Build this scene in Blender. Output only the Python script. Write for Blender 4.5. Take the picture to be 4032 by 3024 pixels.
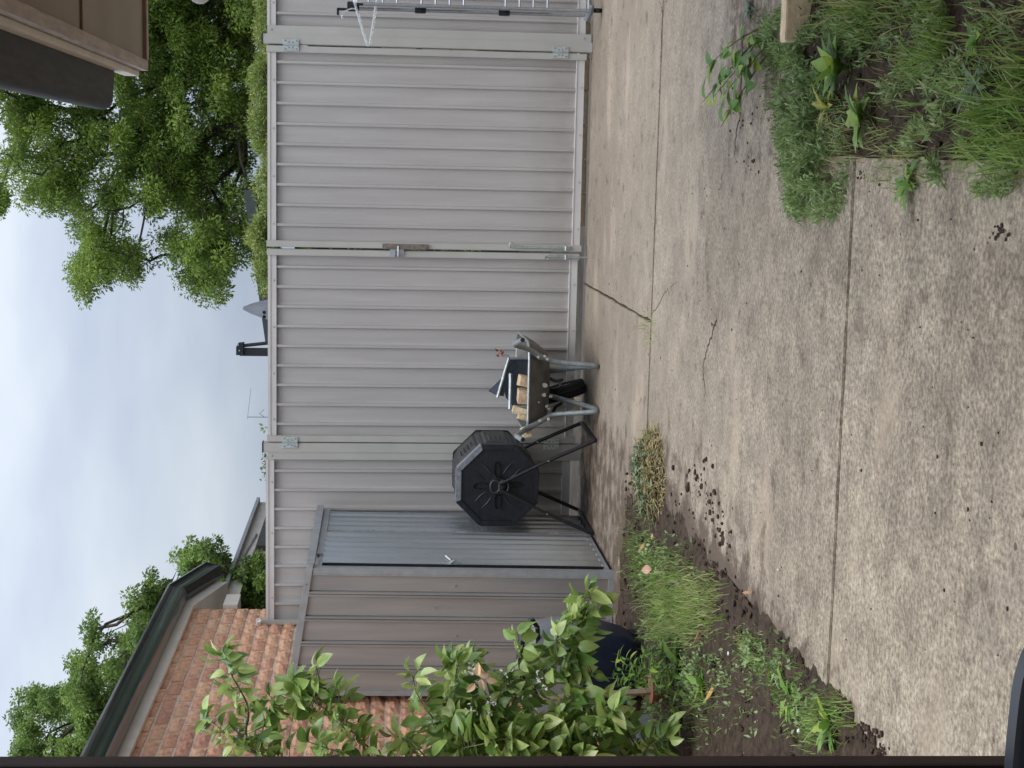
import bpy, math, random
import numpy as np
from mathutils import Vector, Matrix, noise as mnoise
R = math.radians
random.seed(7); rng = np.random.default_rng(7)
scene = bpy.context.scene
for o in list(bpy.data.objects): bpy.data.objects.remove(o)

# ------------------------------------------------------------------ camera (turned on its side, like the photograph)
F = 6056.0; CAM = np.array([0, 0, 1.38])
yaw, pit, rol = R(-7.8787), R(-4.9393), R(0.5371)
_f = np.array([math.sin(yaw)*math.cos(pit), math.cos(yaw)*math.cos(pit), math.sin(pit)])
_r0 = np.array([math.cos(yaw), -math.sin(yaw), 0]); _u0 = np.cross(_r0, _f)
_r = _r0*math.cos(rol)+_u0*math.sin(rol); _u = -_r0*math.sin(rol)+_u0*math.cos(rol)
cam_d = bpy.data.cameras.new('camera'); cam = bpy.data.objects.new('camera', cam_d)
scene.collection.objects.link(cam); scene.camera = cam
M = Matrix.Identity(4)
for i in range(3):
    M[i][0] = -_u[i]; M[i][1] = _r[i]; M[i][2] = -_f[i]; M[i][3] = CAM[i]
cam.matrix_world = M
cam_d.sensor_fit = 'HORIZONTAL'; cam_d.sensor_width = 36; cam_d.lens = 36*F/4032
cam_d.clip_start = 0.05; cam_d.clip_end = 3000
scene.render.resolution_x = 1024; scene.render.resolution_y = 768

# ------------------------------------------------------------------ sky, sun, exposure
SUN_EL, SUN_ROT = R(66), R(150)
w = bpy.data.worlds.new('World'); scene.world = w; w.use_nodes = True
nt = w.node_tree; nt.nodes.clear()
def WN(t): return nt.nodes.new(t)
sky = WN('ShaderNodeTexSky'); sky.sky_type = 'NISHITA'; sky.sun_disc = False
sky.sun_elevation = SUN_EL; sky.sun_rotation = SUN_ROT; sky.air_density = 1.0; sky.dust_density = 3.0
tc = WN('ShaderNodeTexCoord'); mp = WN('ShaderNodeMapping'); mp.inputs['Scale'].default_value = (1, 1, 2.6)
nz = WN('ShaderNodeTexNoise'); nz.inputs['Scale'].default_value = 2.3; nz.inputs['Detail'].default_value = 5; nz.inputs['Roughness'].default_value = .5
nt.links.new(tc.outputs['Generated'], mp.inputs['Vector']); nt.links.new(mp.outputs['Vector'], nz.inputs['Vector'])
cr = WN('ShaderNodeValToRGB'); cr.color_ramp.elements[0].position = .40; cr.color_ramp.elements[1].position = .60
cr.color_ramp.elements[0].color = (3.75, 4.4, 5.6, 1); cr.color_ramp.elements[1].color = (6.1, 6.6, 7.3, 1)
nt.links.new(nz.outputs['Fac'], cr.inputs['Fac'])
# an overcast sky is brighter overhead than at the horizon
sxyz = WN('ShaderNodeSeparateXYZ'); nt.links.new(tc.outputs['Generated'], sxyz.inputs['Vector'])
el = WN('ShaderNodeMapRange'); el.inputs['From Min'].default_value = 0; el.inputs['From Max'].default_value = 1; el.inputs['To Min'].default_value = .57; el.inputs['To Max'].default_value = 2.3
nt.links.new(sxyz.outputs['Z'], el.inputs['Value'])
vm = WN('ShaderNodeVectorMath'); vm.operation = 'SCALE'; nt.links.new(cr.outputs['Color'], vm.inputs[0]); nt.links.new(el.outputs['Result'], vm.inputs['Scale'])
mx = WN('ShaderNodeMix'); mx.data_type = 'RGBA'; mx.inputs['Factor'].default_value = .86
nt.links.new(sky.outputs['Color'], mx.inputs['A']); nt.links.new(vm.outputs['Vector'], mx.inputs['B'])
bg = WN('ShaderNodeBackground'); bg.inputs['Strength'].default_value = .1
wo = WN('ShaderNodeOutputWorld')
nt.links.new(mx.outputs['Result'], bg.inputs['Color']); nt.links.new(bg.outputs['Background'], wo.inputs['Surface'])
sl = bpy.data.lights.new('sun', 'SUN'); sl.energy = 1.15; sl.angle = R(40); sl.color = (1, .96, .9)
sun = bpy.data.objects.new('sun', sl); scene.collection.objects.link(sun)
sd = Vector((math.sin(SUN_ROT)*math.cos(SUN_EL), math.cos(SUN_ROT)*math.cos(SUN_EL), math.sin(SUN_EL)))
sun.rotation_euler = sd.to_track_quat('Z', 'Y').to_euler(); sun.location = (0, 0, 30)
vs = scene.view_settings
vs.view_transform = 'Standard'; vs.look = 'None'; vs.gamma = 1; vs.use_curve_mapping = False; vs.exposure = 0.6

# ------------------------------------------------------------------ helpers
def _ray(X, Y): a = (1512-Y, 2016-X, F); return a[0]*_r+a[1]*_u+a[2]*_f
def gz(X, Y, z=0.0): d = _ray(X, Y); return CAM+d*((z-CAM[2])/d[2])      # photo pixel -> point on a level plane
def gy(X, Y, y): d = _ray(X, Y); return CAM+d*(y/d[1])                     # ... on a plane parallel to the fence
def gx(X, Y, x): d = _ray(X, Y); return CAM+d*(x/d[0])                     # ... on a plane parallel to the brick wall
def V(p): return Vector((float(p[0]), float(p[1]), float(p[2])))
COL = scene.collection
class MB:
    def __init__(s): s.v = []; s.f = []; s.t = []
    def add(s, vs, fs, tint=.5):
        n = len(s.v); s.v += [tuple(map(float, q)) for q in vs]; s.f += [tuple(i+n for i in q) for q in fs]; s.t += [tint]*len(vs)
        return s
    def box(s, a, b, tint=.5, M=None):
        x0, y0, z0 = a; x1, y1, z1 = b
        vs = [(x0,y0,z0),(x1,y0,z0),(x1,y1,z0),(x0,y1,z0),(x0,y0,z1),(x1,y0,z1),(x1,y1,z1),(x0,y1,z1)]
        if M is not None: vs = [M @ Vector(q) for q in vs]
        return s.add(vs, [(0,3,2,1),(4,5,6,7),(0,1,5,4),(1,2,6,5),(2,3,7,6),(3,0,4,7)], tint)
    def tube(s, pts, r, n=8, cap=True, tint=.5, hollow=False):
        pts = [Vector(tuple(map(float, q))) for q in pts]; rs = r if isinstance(r, (list, tuple)) else [r]*len(pts)
        vs = []; fs = []; prev = None
        for i, p in enumerate(pts):
            d = (pts[min(i+1, len(pts)-1)]-pts[max(i-1, 0)])
            if d.length < 1e-9: d = Vector((0,0,1))
            d.normalize()
            if prev is None:
                a = Vector((0,0,1)) if abs(d.z) < .9 else Vector((1,0,0)); x = d.cross(a).normalized()
            else: x = (prev-d*prev.dot(d)).normalized()
            prev = x; y = d.cross(x)
            for k in range(n):
                t = 2*math.pi*k/n; vs.append(p+(x*math.cos(t)+y*math.sin(t))*rs[i])
        m = len(pts)
        for i in range(m-1):
            for k in range(n): fs.append((i*n+k, i*n+(k+1) % n, (i+1)*n+(k+1) % n, (i+1)*n+k))
        if cap and not hollow: fs.append(tuple(range(n-1, -1, -1))); fs.append(tuple((m-1)*n+k for k in range(n)))
        if hollow:
            b = len(vs)
            for e, i in ((0, 0), (1, m-1)):
                d = (pts[1]-pts[0]).normalized() if e == 0 else (pts[-2]-pts[-1]).normalized()
                ring = [vs[i*n+k] for k in range(n)]; c = pts[i]
                inn = [c+(q-c)*.78 for q in ring]; deep = [q+d*.05 for q in inn]
                b = len(vs); vs += inn+deep
                for k in range(n):
                    k2 = (k+1) % n
                    fs.append((i*n+k, i*n+k2, b+k2, b+k)); fs.append((b+k, b+k2, b+n+k2, b+n+k))
                fs.append(tuple(b+n+k for k in range(n)))
        return s.add(vs, fs, tint)
    def prism(s, poly, z0, z1, ax='z', tint=.5):
        n = len(poly)
        def q(p, h):
            return {'z': (p[0], p[1], h), 'y': (p[0], h, p[1]), 'x': (h, p[0], p[1])}[ax]
        vs = [q(p, z0) for p in poly]+[q(p, z1) for p in poly]
        fs = [tuple(range(n-1, -1, -1)), tuple(range(n, 2*n))]+[(i, (i+1) % n, n+(i+1) % n, n+i) for i in range(n)]
        return s.add(vs, fs, tint)
    def sweep(s, prof, A, B, ex, ez, cap=True, tint=.5):      # profile (a,b) in axes ex,ez swept from A to B
        A, B, ex, ez = map(Vector, (A, B, ex, ez)); n = len(prof)
        vs = [A+ex*a+ez*b for a, b in prof]+[B+ex*a+ez*b for a, b in prof]
        fs = [(i, (i+1) % n, n+(i+1) % n, n+i) for i in range(n)]
        if cap: fs += [tuple(range(n-1, -1, -1)), tuple(range(n, 2*n))]
        return s.add(vs, fs, tint)
    def strip(s, ptsA, ptsB, tint=.5):
        n = len(ptsA); return s.add(list(ptsA)+list(ptsB), [(i, i+1, n+i+1, n+i) for i in range(n-1)], tint)
    def mesh(s, name):
        me = bpy.data.meshes.new(name); me.from_pydata(s.v, [], s.f)
        at = me.attributes.new('tint', 'FLOAT', 'POINT'); at.data.foreach_set('value', s.t); me.update(); return me
    def build(s, name, mat, parent=None, smooth=False, bevel=0, fix=True):
        if parent is not None:
            px, py, pz = parent_loc(parent); s.v = [(a-px, b-py, c-pz) for a, b, c in s.v]
        me = s.mesh(name)
        if fix:
            import bmesh
            bm = bmesh.new(); bm.from_mesh(me); bmesh.ops.recalc_face_normals(bm, faces=bm.faces)
            if bevel: bmesh.ops.bevel(bm, geom=[e for e in bm.edges if e.is_manifold and e.calc_face_angle(0) > .5], offset=bevel, segments=2, affect='EDGES', clamp_overlap=True)
            bm.to_mesh(me); bm.free()
        return link(name, me, mat, parent, smooth)
_ploc = {}
def parent_loc(p):
    return _ploc.get(p.name, (0, 0, 0))
def link(name, me, mat, parent=None, smooth=False):
    me.materials.clear(); me.materials.append(mat)
    if smooth:
        me.polygons.foreach_set('use_smooth', [True]*len(me.polygons))
        try: me.set_sharp_from_angle(angle=R(40))
        except Exception: pass
    o = bpy.data.objects.new(name, me); COL.objects.link(o)
    if parent is not None: o.parent = parent; _ploc[o.name] = parent_loc(parent)
    return o
def thing(name, label, cat, loc=(0, 0, 0), group=None):
    o = bpy.data.objects.new(name, None); COL.objects.link(o); o.location = tuple(map(float, loc)); o.empty_display_size = .1
    o['label'] = label; o['category'] = cat
    if group: o['group'] = group
    _ploc[o.name] = tuple(map(float, loc)); return o
def tag(o, label, cat, group=None):
    o['label'] = label; o['category'] = cat
    if group: o['group'] = group
    return o
def struct(o): o['kind'] = 'structure'; return o
def stuff(o): o['kind'] = 'stuff'; return o
def fastmesh(name, verts, nper, tint=None, tint2=None):
    """verts (N,nper,3): N separate polygons of nper corners"""
    N = verts.shape[0]; me = bpy.data.meshes.new(name)
    me.vertices.add(N*nper); me.vertices.foreach_set('co', verts.reshape(-1).astype(np.float32))
    me.loops.add(N*nper); me.loops.foreach_set('vertex_index', np.arange(N*nper, dtype=np.int32))
    me.polygons.add(N); me.polygons.foreach_set('loop_start', np.arange(0, N*nper, nper, dtype=np.int32))
    me.polygons.foreach_set('loop_total', np.full(N, nper, dtype=np.int32))
    at = me.attributes.new('tint', 'FLOAT', 'POINT')
    at.data.foreach_set('value', np.repeat(tint if tint is not None else rng.random(N), nper).astype(np.float32))
    me.update(); me.validate(); return me
def unit(a): return a/np.maximum(np.linalg.norm(a, axis=-1, keepdims=True), 1e-9)
def leaf_quads(c, d, n, L, W):
    """rhombic leaves, c base (N,3), d direction, n normal"""
    d = unit(d); s = unit(np.cross(d, n)); L = L[:, None]; W = W[:, None]; nn = unit(np.cross(s, d))
    return np.stack([c, c+d*L*.45+s*W*.5+nn*L*.06, c+d*L-nn*L*.08, c+d*L*.45-s*W*.5+nn*L*.06], 1)
def inpoly(P, poly):
    x, y = P[:, 0], P[:, 1]; c = np.zeros(len(P), bool); n = len(poly)
    for i in range(n):
        x1, y1 = poly[i]; x2, y2 = poly[(i+1) % n]
        m = ((y1 > y) != (y2 > y)) & (x < (x2-x1)*(y-y1)/(y2-y1+1e-12)+x1); c ^= m
    return c
def sample_poly(poly, n):
    poly = np.array(poly, float); lo, hi = poly.min(0), poly.max(0); out = np.zeros((0, 2))
    while len(out) < n:
        q = lo+(hi-lo)*rng.random((n*3, 2)); out = np.concatenate([out, q[inpoly(q, poly)]])
    return out[:n]

# ------------------------------------------------------------------ materials
MATS = {}
def mat(name, col, rough=.6, metal=0, var=.12, scale=20, bump=0, bscale=60, spec=.5, tint=None, trans=0, world=False, detail=6,
        col2=None, fac=(.35, .65), coat=0, stretch=None, obj_random=0, island=0):
    if name in MATS: return MATS[name]
    m = bpy.data.materials.new(name); m.use_nodes = True; t = m.node_tree; N = t.nodes.new; Lk = t.links.new
    b = t.nodes['Principled BSDF']; b.inputs['Roughness'].default_value = rough; b.inputs['Metallic'].default_value = metal
    b.inputs['Specular IOR Level'].default_value = spec; b.inputs['Coat Weight'].default_value = coat
    if world: src = N('ShaderNodeNewGeometry').outputs['Position']
    else: src = N('ShaderNodeTexCoord').outputs['Object']
    if stretch:
        mp = N('ShaderNodeMapping'); mp.inputs['Scale'].default_value = stretch; Lk(src, mp.inputs['Vector']); src = mp.outputs['Vector']
    nz = N('ShaderNodeTexNoise'); nz.inputs['Scale'].default_value = scale; nz.inputs['Detail'].default_value = detail; Lk(src, nz.inputs['Vector'])
    rp = N('ShaderNodeValToRGB'); rp.color_ramp.elements[0].position = fac[0]; rp.color_ramp.elements[1].position = fac[1]
    c = np.array(col[:3]); c2 = np.array(col2[:3]) if col2 is not None else c*(1+var)
    c1 = c if col2 is not None else c*(1-var)
    rp.color_ramp.elements[0].color = (*c1, 1); rp.color_ramp.elements[1].color = (*c2, 1); Lk(nz.outputs['Fac'], rp.inputs['Fac'])
    out = rp.outputs['Color']
    if tint:                                         # colour by the 'tint' attribute
        at = N('ShaderNodeAttribute'); at.attribute_name = 'tint'
        r2 = N('ShaderNodeValToRGB'); e = r2.color_ramp.elements
        while len(e) < len(tint): e.new(.5)
        for i, cc in enumerate(tint): e[i].position = i/(len(tint)-1); e[i].color = (*cc, 1)
        src_f = at.outputs['Fac']
        if obj_random: src_f = N('ShaderNodeObjectInfo').outputs['Random']
        if island: src_f = N('ShaderNodeNewGeometry').outputs['Random Per Island']
        Lk(src_f, r2.inputs['Fac'])
        mu = N('ShaderNodeMix'); mu.data_type = 'RGBA'; mu.blend_type = 'MULTIPLY'; mu.inputs['Factor'].default_value = 1
        Lk(r2.outputs['Color'], mu.inputs['A']); Lk(out, mu.inputs['B']); out = mu.outputs['Result']
    Lk(out, b.inputs['Base Color'])
    if bump:
        nb = N('ShaderNodeTexNoise'); nb.inputs['Scale'].default_value = bscale; nb.inputs['Detail'].default_value = 5; Lk(src, nb.inputs['Vector'])
        bp = N('ShaderNodeBump'); bp.inputs['Strength'].default_value = bump; bp.inputs['Distance'].default_value = .01
        Lk(nb.outputs['Fac'], bp.inputs['Height']); Lk(bp.outputs['Normal'], b.inputs['Normal'])
    if trans:
        tr = N('ShaderNodeBsdfTranslucent'); ms = N('ShaderNodeMixShader'); ms.inputs['Fac'].default_value = trans
        hs = N('ShaderNodeHueSaturation'); hs.inputs['Value'].default_value = 1.5; hs.inputs['Hue'].default_value = .485; Lk(out, hs.inputs['Color'])
        Lk(hs.outputs['Color'], tr.inputs['Color']); Lk(b.outputs['BSDF'], ms.inputs[1]); Lk(tr.outputs['BSDF'], ms.inputs[2])
        Lk(ms.outputs['Shader'], t.nodes['Material Output'].inputs['Surface'])
    MATS[name] = m; return m

def sheet_mat(name, col, metal, rough, line_scale, line_strength, var=.06, axis=0, streak=.0, spec=.5):
    """painted steel sheet: fine pressed lines running up the sheet, faint dirt"""
    m = bpy.data.materials.new(name); m.use_nodes = True; t = m.node_tree; N = t.nodes.new; Lk = t.links.new
    b = t.nodes['Principled BSDF']; b.inputs['Metallic'].default_value = metal; b.inputs['Roughness'].default_value = rough; b.inputs['Specular IOR Level'].default_value = spec
    g = N('ShaderNodeNewGeometry'); sx = N('ShaderNodeSeparateXYZ'); Lk(g.outputs['Position'], sx.inputs['Vector'])
    mu = N('ShaderNodeMath'); mu.operation = 'MULTIPLY'; mu.inputs[1].default_value = line_scale; Lk(sx.outputs[axis], mu.inputs[0])
    si = N('ShaderNodeMath'); si.operation = 'SINE'; Lk(mu.outputs[0], si.inputs[0])
    bp = N('ShaderNodeBump'); bp.inputs['Strength'].default_value = line_strength; bp.inputs['Distance'].default_value = .001
    Lk(si.outputs[0], bp.inputs['Height']); Lk(bp.outputs['Normal'], b.inputs['Normal'])
    mp = N('ShaderNodeMapping'); mp.inputs['Scale'].default_value = (6, 6, .5); Lk(g.outputs['Position'], mp.inputs['Vector'])
    nz = N('ShaderNodeTexNoise'); nz.inputs['Scale'].default_value = 3; nz.inputs['Detail'].default_value = 7; Lk(mp.outputs['Vector'], nz.inputs['Vector'])
    rp = N('ShaderNodeValToRGB'); rp.color_ramp.elements[0].position = .3; rp.color_ramp.elements[1].position = .7; c = np.array(col)
    rp.color_ramp.elements[0].color = (*(c*(1-var)), 1); rp.color_ramp.elements[1].color = (*(c*(1+var*.6)), 1); Lk(nz.outputs['Fac'], rp.inputs['Fac'])
    out = rp.outputs['Color']
    # splashed dirt low on the sheet: a real film of dust with a noisy edge
    mr = N('ShaderNodeMapRange'); mr.inputs['From Min'].default_value = .45; mr.inputs['From Max'].default_value = .02; Lk(sx.outputs['Z'], mr.inputs['Value'])
    n2 = N('ShaderNodeTexNoise'); n2.inputs['Scale'].default_value = 9; n2.inputs['Detail'].default_value = 8; Lk(g.outputs['Position'], n2.inputs['Vector'])
    m2 = N('ShaderNodeMath'); m2.operation = 'MULTIPLY'; Lk(mr.outputs['Result'], m2.inputs[0]); Lk(n2.outputs['Fac'], m2.inputs[1])
    mm = N('ShaderNodeMix'); mm.data_type = 'RGBA'; mm.inputs['B'].default_value = (.2, .16, .12, 1)
    m3 = N('ShaderNodeMath'); m3.operation = 'MULTIPLY'; m3.inputs[1].default_value = .75; Lk(m2.outputs[0], m3.inputs[0])
    Lk(m3.outputs[0], mm.inputs['Factor']); Lk(out, mm.inputs['A']); Lk(mm.outputs['Result'], b.inputs['Base Color'])
    MATS[name] = m; return m

fence_m = sheet_mat('fence_steel', (.432, .414, .400), .0, .42, 2*math.pi/.0085, .4, var=.10)
frame_m = mat('fence_frame', (.425, .418, .385), .4, var=.05, scale=5)
rail_m = mat('fence_rail', (.56, .545, .525), .38, var=.05, scale=6)
galv = mat('galvanised', (.52, .56, .57), .36, metal=.85, var=.15, scale=40)
zinc = mat('bright_zinc', (.45, .50, .49), .4, metal=.7, var=.12, scale=60)
shed_m = sheet_mat('shed_zinc', (.38, .378, .37), .35, .38, 2*math.pi/.02, .05, var=.16)
shed_door_m = sheet_mat('shed_door_zinc', (.47, .505, .53), .75, .24, 2*math.pi/.03, .03, var=.16, axis=1)
shed_trim_m = mat('shed_trim', (.36, .385, .40), .42, metal=.3, var=.1, scale=15)
black_pl = mat('black_plastic', (.011, .013, .018), .42, var=.3, scale=25, bump=.25, bscale=90, spec=.5)
black_barrel = mat('grey_black_barrel', (.034, .034, .034), .5, var=.25, scale=18, bump=.2, bscale=70)
black_metal = mat('black_metal', (.018, .018, .02), .4, var=.3, scale=40)
trim_painted_sheen = mat('edge_trim', (.20, .21, .24), .33, var=.25, scale=60)  # paler grey paints the sheen seen on the tumbler's upper edges
soil_m = mat('soil', (.028, .020, .0145), .95, var=.4, scale=30, bump=1, bscale=45, world=True, col2=(.09, .065, .046), fac=(.3, .75), spec=.2)
clod_m = mat('clods', (.035, .025, .02), .95, var=.4, scale=40, bump=1, bscale=80, world=True, col2=(.085, .06, .047), spec=.15)
mortar_m = mat('mortar', (.66, .565, .44), .9, var=.15, scale=60, bump=.5, bscale=200, world=True)
brick_t = [(0.524, 0.263, 0.186), (0.661, 0.369, 0.237), (0.707, 0.392, 0.243), (0.627, 0.363, 0.249), (0.707, 0.421, 0.266), (0.559, 0.287, 0.203), (0.673, 0.357, 0.22), (0.718, 0.445, 0.294), (0.684, 0.386, 0.249), (0.65, 0.351, 0.226)]
def brick_mat(nm, **k): return mat(nm, (.80, .80, .80), .85, scale=22, col2=(1.12, 1.1, 1.05), tint=brick_t, bump=.7, bscale=45, spec=.25, **k)
brick_m = brick_mat('brick_face', obj_random=1); brick_stuff_m = brick_mat('brick_face_joined', island=1)
gutter_m = mat('dark_green_gutter', (.016, .022, .020), .25, var=.3, scale=12, coat=.3)
gutter_grey = mat('grey_gutter', (.035, .036, .037), .6, var=.3, scale=10, stretch=(5, .6, 5), spec=.25)
cream = mat('cream_paint', (.74, .68, .59), .5, var=.06, scale=10)
fascia_m = mat('weathered_fascia', (.36, .315, .28), .6, var=.25, scale=8, stretch=(8, 1, 8), col2=(.52, .47, .43))
soffit_m = mat('tan_soffit', (.34, .31, .25), .7, var=.07, scale=4)
bead_m = mat('soffit_bead', (.23, .155, .11), .6, var=.1)
wood_m = mat('pale_timber', (.66, .54, .35), .8, scale=18, stretch=(1, 1, 1), var=.2, bump=.4, bscale=60)
wood_grey = mat('weathered_timber', (.17, .145, .125), .85, scale=30, var=.25, bump=.5, bscale=80)
wood_stake = mat('stake_timber', (.45, .35, .26), .8, scale=14, var=.2, bump=.3, bscale=60)
brickoff = mat('offcut', (.42, .30, .18), .85, scale=25, col2=(.62, .47, .30), bump=.6, bscale=50)
tray_m = mat('barrow_tray', (.085, .083, .075), .5, metal=.3, scale=14, col2=(.14, .135, .12), bump=.2, bscale=40)
splat = mat('mortar_splash', (.45, .43, .39), .8)
dull_galv = mat('dull_galvanised', (.27, .30, .30), .5, metal=.55, var=.2, scale=25)
rubber = mat('tyre_rubber', (.012, .012, .013), .75, var=.3, scale=50, bump=.3, bscale=90)
navy = mat('navy_plastic', (.012, .02, .05), .42, var=.2, scale=12)
navy2 = mat('navy_fabric', (.035, .045, .06), .8, var=.2, scale=60, bump=.3, bscale=300)
greybin = mat('grey_plastic', (.20, .21, .22), .45, var=.1, scale=12)
bluetrim = mat('blue_trim', (.10, .19, .45), .35, var=.1)
alu = mat('aluminium_tube', (.46, .49, .53), .3, metal=.9, var=.08, scale=30)
white_pl = mat('white_plastic', (.75, .75, .73), .35, var=.05)
roof_dark = mat('dark_roof', (.04, .045, .045), .6, var=.2, scale=8)
grey_roof = mat('grey_metal_roof', (.28, .29, .31), .45, var=.1, scale=8)
umb_m = mat('grey_canvas', (.19, .205, .23), .85, scale=9, var=.22, bump=.5, bscale=14, stretch=(1, 1, .3))
terracotta = mat('terracotta', (.30, .13, .075), .8, var=.2, scale=20)
cream_brick = mat('cream_paver', (.74, .60, .41), .85, scale=14, var=.15, bump=.4, bscale=60, obj_random=1, tint=[(.85, .82, .78), (1, 1, 1), (.92, .85, .75), (1.1, 1.08, 1)])
bark_m = mat('bark', (.055, .045, .036), .9, scale=14, var=.35, bump=.6, bscale=40, world=True)
twig_m = mat('green_twig', (.12, .15, .055), .7, scale=30, var=.3)
leaf_r = mat('elm_leaf', (.85, .85, .85), .55, scale=3, col2=(1.1, 1.1, 1.1), tint=[(.06, .105, .02), (.11, .185, .03), (.17, .265, .042), (.26, .37, .065)], trans=.32, spec=.35, world=True)
leaf_l = mat('backyard_leaf', (.85, .85, .85), .55, scale=3, col2=(1.1, 1.1, 1.1), tint=[(.055, .10, .02), (.10, .175, .033), (.16, .26, .05), (.25, .36, .08)], trans=.3, spec=.35, world=True)
leaf_h = mat('hedge_leaf', (.9, .9, .9), .5, scale=4, col2=(1.08, 1.08, 1.08), tint=[(.06, .10, .018), (.14, .20, .04), (.22, .28, .065), (.31, .36, .10)], trans=.3, world=True)
lemon_t = [(.09, .18, .04), (.18, .30, .07), (.30, .44, .12), (.42, .55, .18), (.54, .63, .24)]
lemon_leaf = mat('lemon_leaf', (.8, .8, .8), .28, scale=25, col2=(1.1, 1.1, 1.1), tint=lemon_t, trans=.25, obj_random=1, spec=.55)
lemon_leaf2 = mat('lemon_leaf_joined', (.8, .8, .8), .28, scale=25, col2=(1.1, 1.1, 1.1), tint=lemon_t, trans=.25, spec=.55)
yellow_leaf = mat('yellow_leaf', (.40, .40, .06), .45, scale=20, var=.2, trans=.25)
dead_leaf = mat('dead_leaf', (.42, .25, .13), .7, scale=25, var=.3, trans=.15)
dead_pale = mat('pale_dead_leaf', (.70, .52, .33), .75, scale=25, var=.15, trans=.2)
grass_m = mat('grass_blade', (.85, .85, .85), .6, scale=6, col2=(1.1, 1.1, 1.1), tint=[(.085, .185, .03), (.15, .29, .045), (.24, .39, .085), (.40, .43, .18), (.62, .54, .32)], trans=.3, world=True)
mat_weed = mat('mat_weed', (.85, .85, .85), .6, scale=6, col2=(1.1, 1.1, 1.1), tint=[(.10, .175, .06), (.19, .30, .105), (.31, .44, .18), (.48, .55, .28)], trans=.25, world=True)
broad_m = mat('broadleaf_weed', (.85, .85, .85), .5, scale=20, col2=(1.1, 1.1, 1.1), tint=[(.10, .23, .04), (.15, .31, .05), (.24, .40, .09), (.37, .47, .06)], trans=.28, obj_random=1)
sage_m = mat('sage_weed', (.16, .24, .16), .6, scale=20, var=.2, trans=.2)
straw_m = mat('straw', (.85, .85, .85), .7, scale=8, col2=(1.1, 1.1, 1.1), tint=[(.09, .12, .045), (.20, .19, .09), (.36, .29, .13), (.50, .41, .22)], world=True)
pileleaf_m = mat('pile_leaf', (.85, .85, .85), .6, scale=8, col2=(1.1, 1.1, 1.1), tint=[(.05, .09, .045), (.10, .18, .10), (.19, .31, .20), (.28, .26, .13)], world=True)
petal = mat('white_petal', (.75, .74, .70), .6, var=.05); petal_p = mat('purple_bud', (.35, .16, .36), .6, var=.15)
jamb_m = mat('dark_door_frame', (.0025, .0035, .0045), .6, spec=.15, var=.15, scale=10)
jamb_edge = mat('door_seal', (.06, .05, .05), .6, var=.15)
chair_m = mat('black_chair_plastic', (.007, .009, .013), .35, var=.1, scale=20)
clear_m = bpy.data.materials.new('clear_plastic'); clear_m.use_nodes = True
_b = clear_m.node_tree.nodes['Principled BSDF']; _b.inputs['Transmission Weight'].default_value = .75; _b.inputs['Roughness'].default_value = .12; _b.inputs['Base Color'].default_value = (.9, .93, .96, 1); _b.inputs['IOR'].default_value = 1.45
lawn_m = mat('lawn', (.05, .08, .025), .9, var=.4, scale=3, bump=.5, bscale=30, world=True)

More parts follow.
